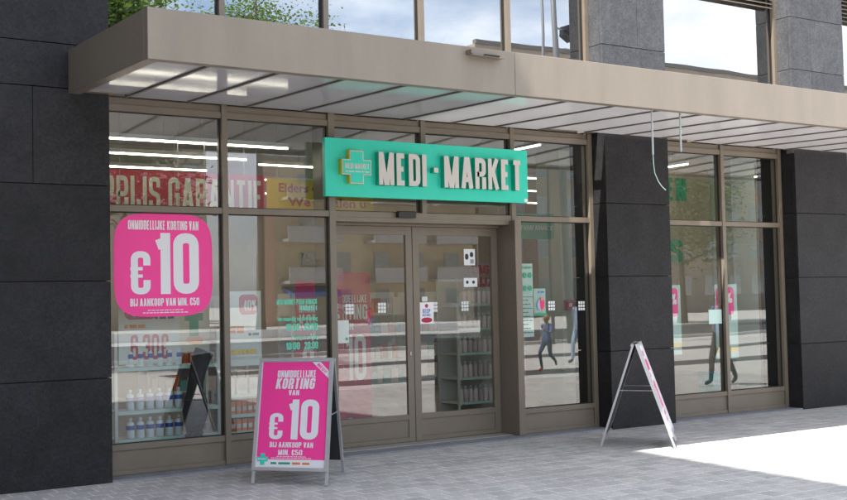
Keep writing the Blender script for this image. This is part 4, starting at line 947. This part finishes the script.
# people (seen in the glass)
def person(lab, x, y, rz, H, joints, cols, hair='hair_brown', long_hair=False):
    """joints: dict of body joints for a figure 1.7 high, facing +x; cols: top, legs, shoes, arms"""
    s = H/1.7; root = empty('person', (x, y, ZG), lab, 'person'); root.rotation_euler.z = rz
    J = dict(pel=(0,0,.92), sp=(0,0,1.12), ch=(.01,0,1.32), nk=(.0,0,1.47), hd=(.03,0,1.58), ht=(.03,0,1.66), shl=(0,.17,1.40), shr=(0,-.17,1.40), ell=(-.02,.22,1.14), elr=(-.02,-.22,1.14), wrl=(.05,.23,.90), wrr=(.05,-.23,.90), hal=(.08,.23,.82), har=(.08,-.23,.82),
             hil=(0,.09,.88), hir=(0,-.09,.88), knl=(.02,.10,.48), knr=(.02,-.10,.48), anl=(0,.10,.08), anr=(0,-.10,.08), tol=(.16,.11,.03), tor=(.16,-.11,.03))
    J.update(joints); names = list(J); idx = {n: i for i, n in enumerate(names)}
    E_ = [('pel','sp'),('sp','ch'),('ch','nk'),('nk','hd'),('hd','ht'),('ch','shl'),('ch','shr'),('shl','ell'),('shr','elr'),('ell','wrl'),('elr','wrr'),('wrl','hal'),('wrr','har'),('pel','hil'),('pel','hir'),('hil','knl'),('hir','knr'),('knl','anl'),('knr','anr'),('anl','tol'),('anr','tor')]
    rad = dict(pel=.135, sp=.12, ch=.135, nk=.05, hd=.092, ht=.075, shl=.062, shr=.062, ell=.043, elr=.043, wrl=.03, wrr=.03, hal=.032, har=.032, hil=.095, hir=.095, knl=.06, knr=.06, anl=.042, anr=.042, tol=.035, tor=.035)
    me = bpy.data.meshes.new('body'); me.from_pydata([tuple(Vector(J[n])*s) for n in names], [(idx[a], idx[b]) for a, b in E_], []); o = bpy.data.objects.new('body', me); COL.objects.link(o)
    md = o.modifiers.new('skin', 'SKIN'); o.modifiers.new('sub', 'SUBSURF').levels = 2
    for n, sv in zip(names, me.skin_vertices[0].data): sv.radius = (rad[n]*s, rad[n]*s*(.8 if n in ('pel', 'sp', 'ch') else 1)); sv.use_root = (n == 'pel')
    dg = bpy.context.evaluated_depsgraph_get(); m2 = bpy.data.meshes.new_from_object(o.evaluated_get(dg)); bpy.data.objects.remove(o)
    seg = [(Vector(J[a])*s, Vector(J[b])*s, a, b) for a, b in E_]
    def part(c):
        best = None
        for a, b, na, nb in seg:
            t = max(0, min(1, (c-a).dot(b-a)/max(1e-9, (b-a).length_squared))); d = (c-(a+(b-a)*t)).length
            if best is None or d < best[0]: best = (d, na, nb)
        return best[1], best[2]
    cl = ['skin', cols[0], cols[1], cols[2], cols[3]]
    bm = bmesh.new(); bm.from_mesh(m2)
    # five fingers on each hand
    for h, w_ in (('hal', 'wrl'), ('har', 'wrr')):
        d = (Vector(J[h])-Vector(J[w_])).normalized(); side = d.cross(Vector((1, 0, 0)) if abs(d.x) < .8 else Vector((0, 1, 0))).normalized(); nrm = side.cross(d)
        for k in range(5):
            base = Vector(J[h])+side*(.022*(k-1.7))*1 if k else Vector(J[h])+side*-.035-d*.03
            ln = (.055, .072, .08, .075, .058)[k]; tip = base+(d*ln if k else (d*.6-side*.7).normalized()*ln)+nrm*.015; tb = MB(); tb.tube([base*s, (base.lerp(tip, .5)-nrm*.004)*s, tip*s], [.010*s, .009*s, .006*s], 5)
            vs = [bm.verts.new(v) for v in tb.v]; [bm.faces.new([vs[i] for i in f]) for f in tb.f]
    bm.to_mesh(m2); bm.free()
    for c in cl: m2.materials.append(MATS[c])
    for p in m2.polygons:
        a, b = part(p.center); p.use_smooth = True
        p.material_index = 0
        if (a, b) in (('sp','ch'),('pel','sp'),('ch','shl'),('ch','shr')) or (a, b) == ('ch','nk') and p.center.z < 1.42*s: p.material_index = 1
        elif a in ('shl','shr'): p.material_index = 1
        elif a in ('ell','elr'): p.material_index = 4
        elif a == 'pel' or a in ('hil','hir','knl','knr'): p.material_index = 2
        elif a in ('anl','anr'): p.material_index = 3
    ob = bpy.data.objects.new('body', m2); COL.objects.link(ob); ob.parent = root
    hd = Vector(J['hd'])*s; hb = MB(); n = 12
    pr = [(.104, -.03), (.110, .02), (.106, .07), (.085, .11), (.045, .135), (.001, .142)]
    if long_hair: pr = [(.085, -.20), (.100, -.10)]+pr
    hb.tube([(hd.x-(.022 if z > -.05 else .05)*s, hd.y, hd.z+z*s) for r, z in pr], [r*s for r, z in pr], n)
    hobj = hb.build('hair', hair, None, smooth=True); hl = hobj.location.copy(); hobj.parent = root; hobj.location = hl
    fb_ = MB(); fb_.prism([(hd.x+.085*s, hd.y-.014*s, hd.z-.012*s), (hd.x+.085*s, hd.y+.014*s, hd.z-.012*s), (hd.x+.09*s, hd.y, hd.z+.03*s)], (.022*s, 0, -.006*s)); q = fb_.build('nose', 'skin', None, smooth=True); ql = q.location.copy(); q.parent = root; q.location = ql
    for sy in (-1, 1):
        q = MB().lathe((hd.x+.084*s, hd.y+sy*.033*s, hd.z+.028*s), [(.001, 0), (.011*s, .006*s), (.011*s, .012*s), (.001, .018*s)], 8).build('eye', 'print_dark', None); ql = q.location.copy(); q.parent = root; q.location = ql
    return root
run = dict(knl=(.25,.10,.55), anl=(.12,.10,.16), tol=(.25,.10,.06), knr=(-.02,-.10,.50), anr=(-.28,-.10,.30), tor=(-.30,-.11,.16), ell=(-.22,.24,1.20), wrl=(-.10,.26,1.02), hal=(-.04,.26,.97), elr=(.12,-.24,1.18), wrr=(.30,-.20,1.22), har=(.37,-.19,1.26))
run['anl'] = (.14, .10, .08); run['tol'] = (.30, .10, .035)
person('child running in blue top and dark jeans across the plaza', 16.2, -9.0, R_(165), 1.22, run, ('cloth_blue', 'cloth_jeans', 'shoe_red', 'cloth_blue'), 'hair_fair')
walk = dict(knl=(.16,.10,.50), anl=(.20,.10,.09), tol=(.36,.11,.04), knr=(-.06,-.10,.48), anr=(-.28,-.10,.13), tor=(-.14,-.11,.035), ell=(-.10,.23,1.15), wrl=(-.12,.24,.92), hal=(-.12,.24,.84), elr=(.06,-.23,1.15), wrr=(.18,-.23,.96), har=(.24,-.23,.90))
person('adult in pale blue shirt walking behind the running child', 18.7, -10.8, R_(170), 1.62, walk, ('cloth_pale_blue', 'cloth_pale_blue', 'shoe_dark', 'skin'), 'hair_brown', True)
person('woman in blue top and shorts walking past the far window', 15.62, -3.42, R_(175), 1.66, walk, ('cloth_blue', 'cloth_dark', 'shoe_dark', 'skin'), 'hair_brown', True)
person('child in pink shirt and lilac trousers standing beyond the road', 30.4, -40.5, R_(120), 1.28, {}, ('cloth_pink', 'cloth_lilac', 'shoe_dark', 'skin'), 'hair_brown', False)
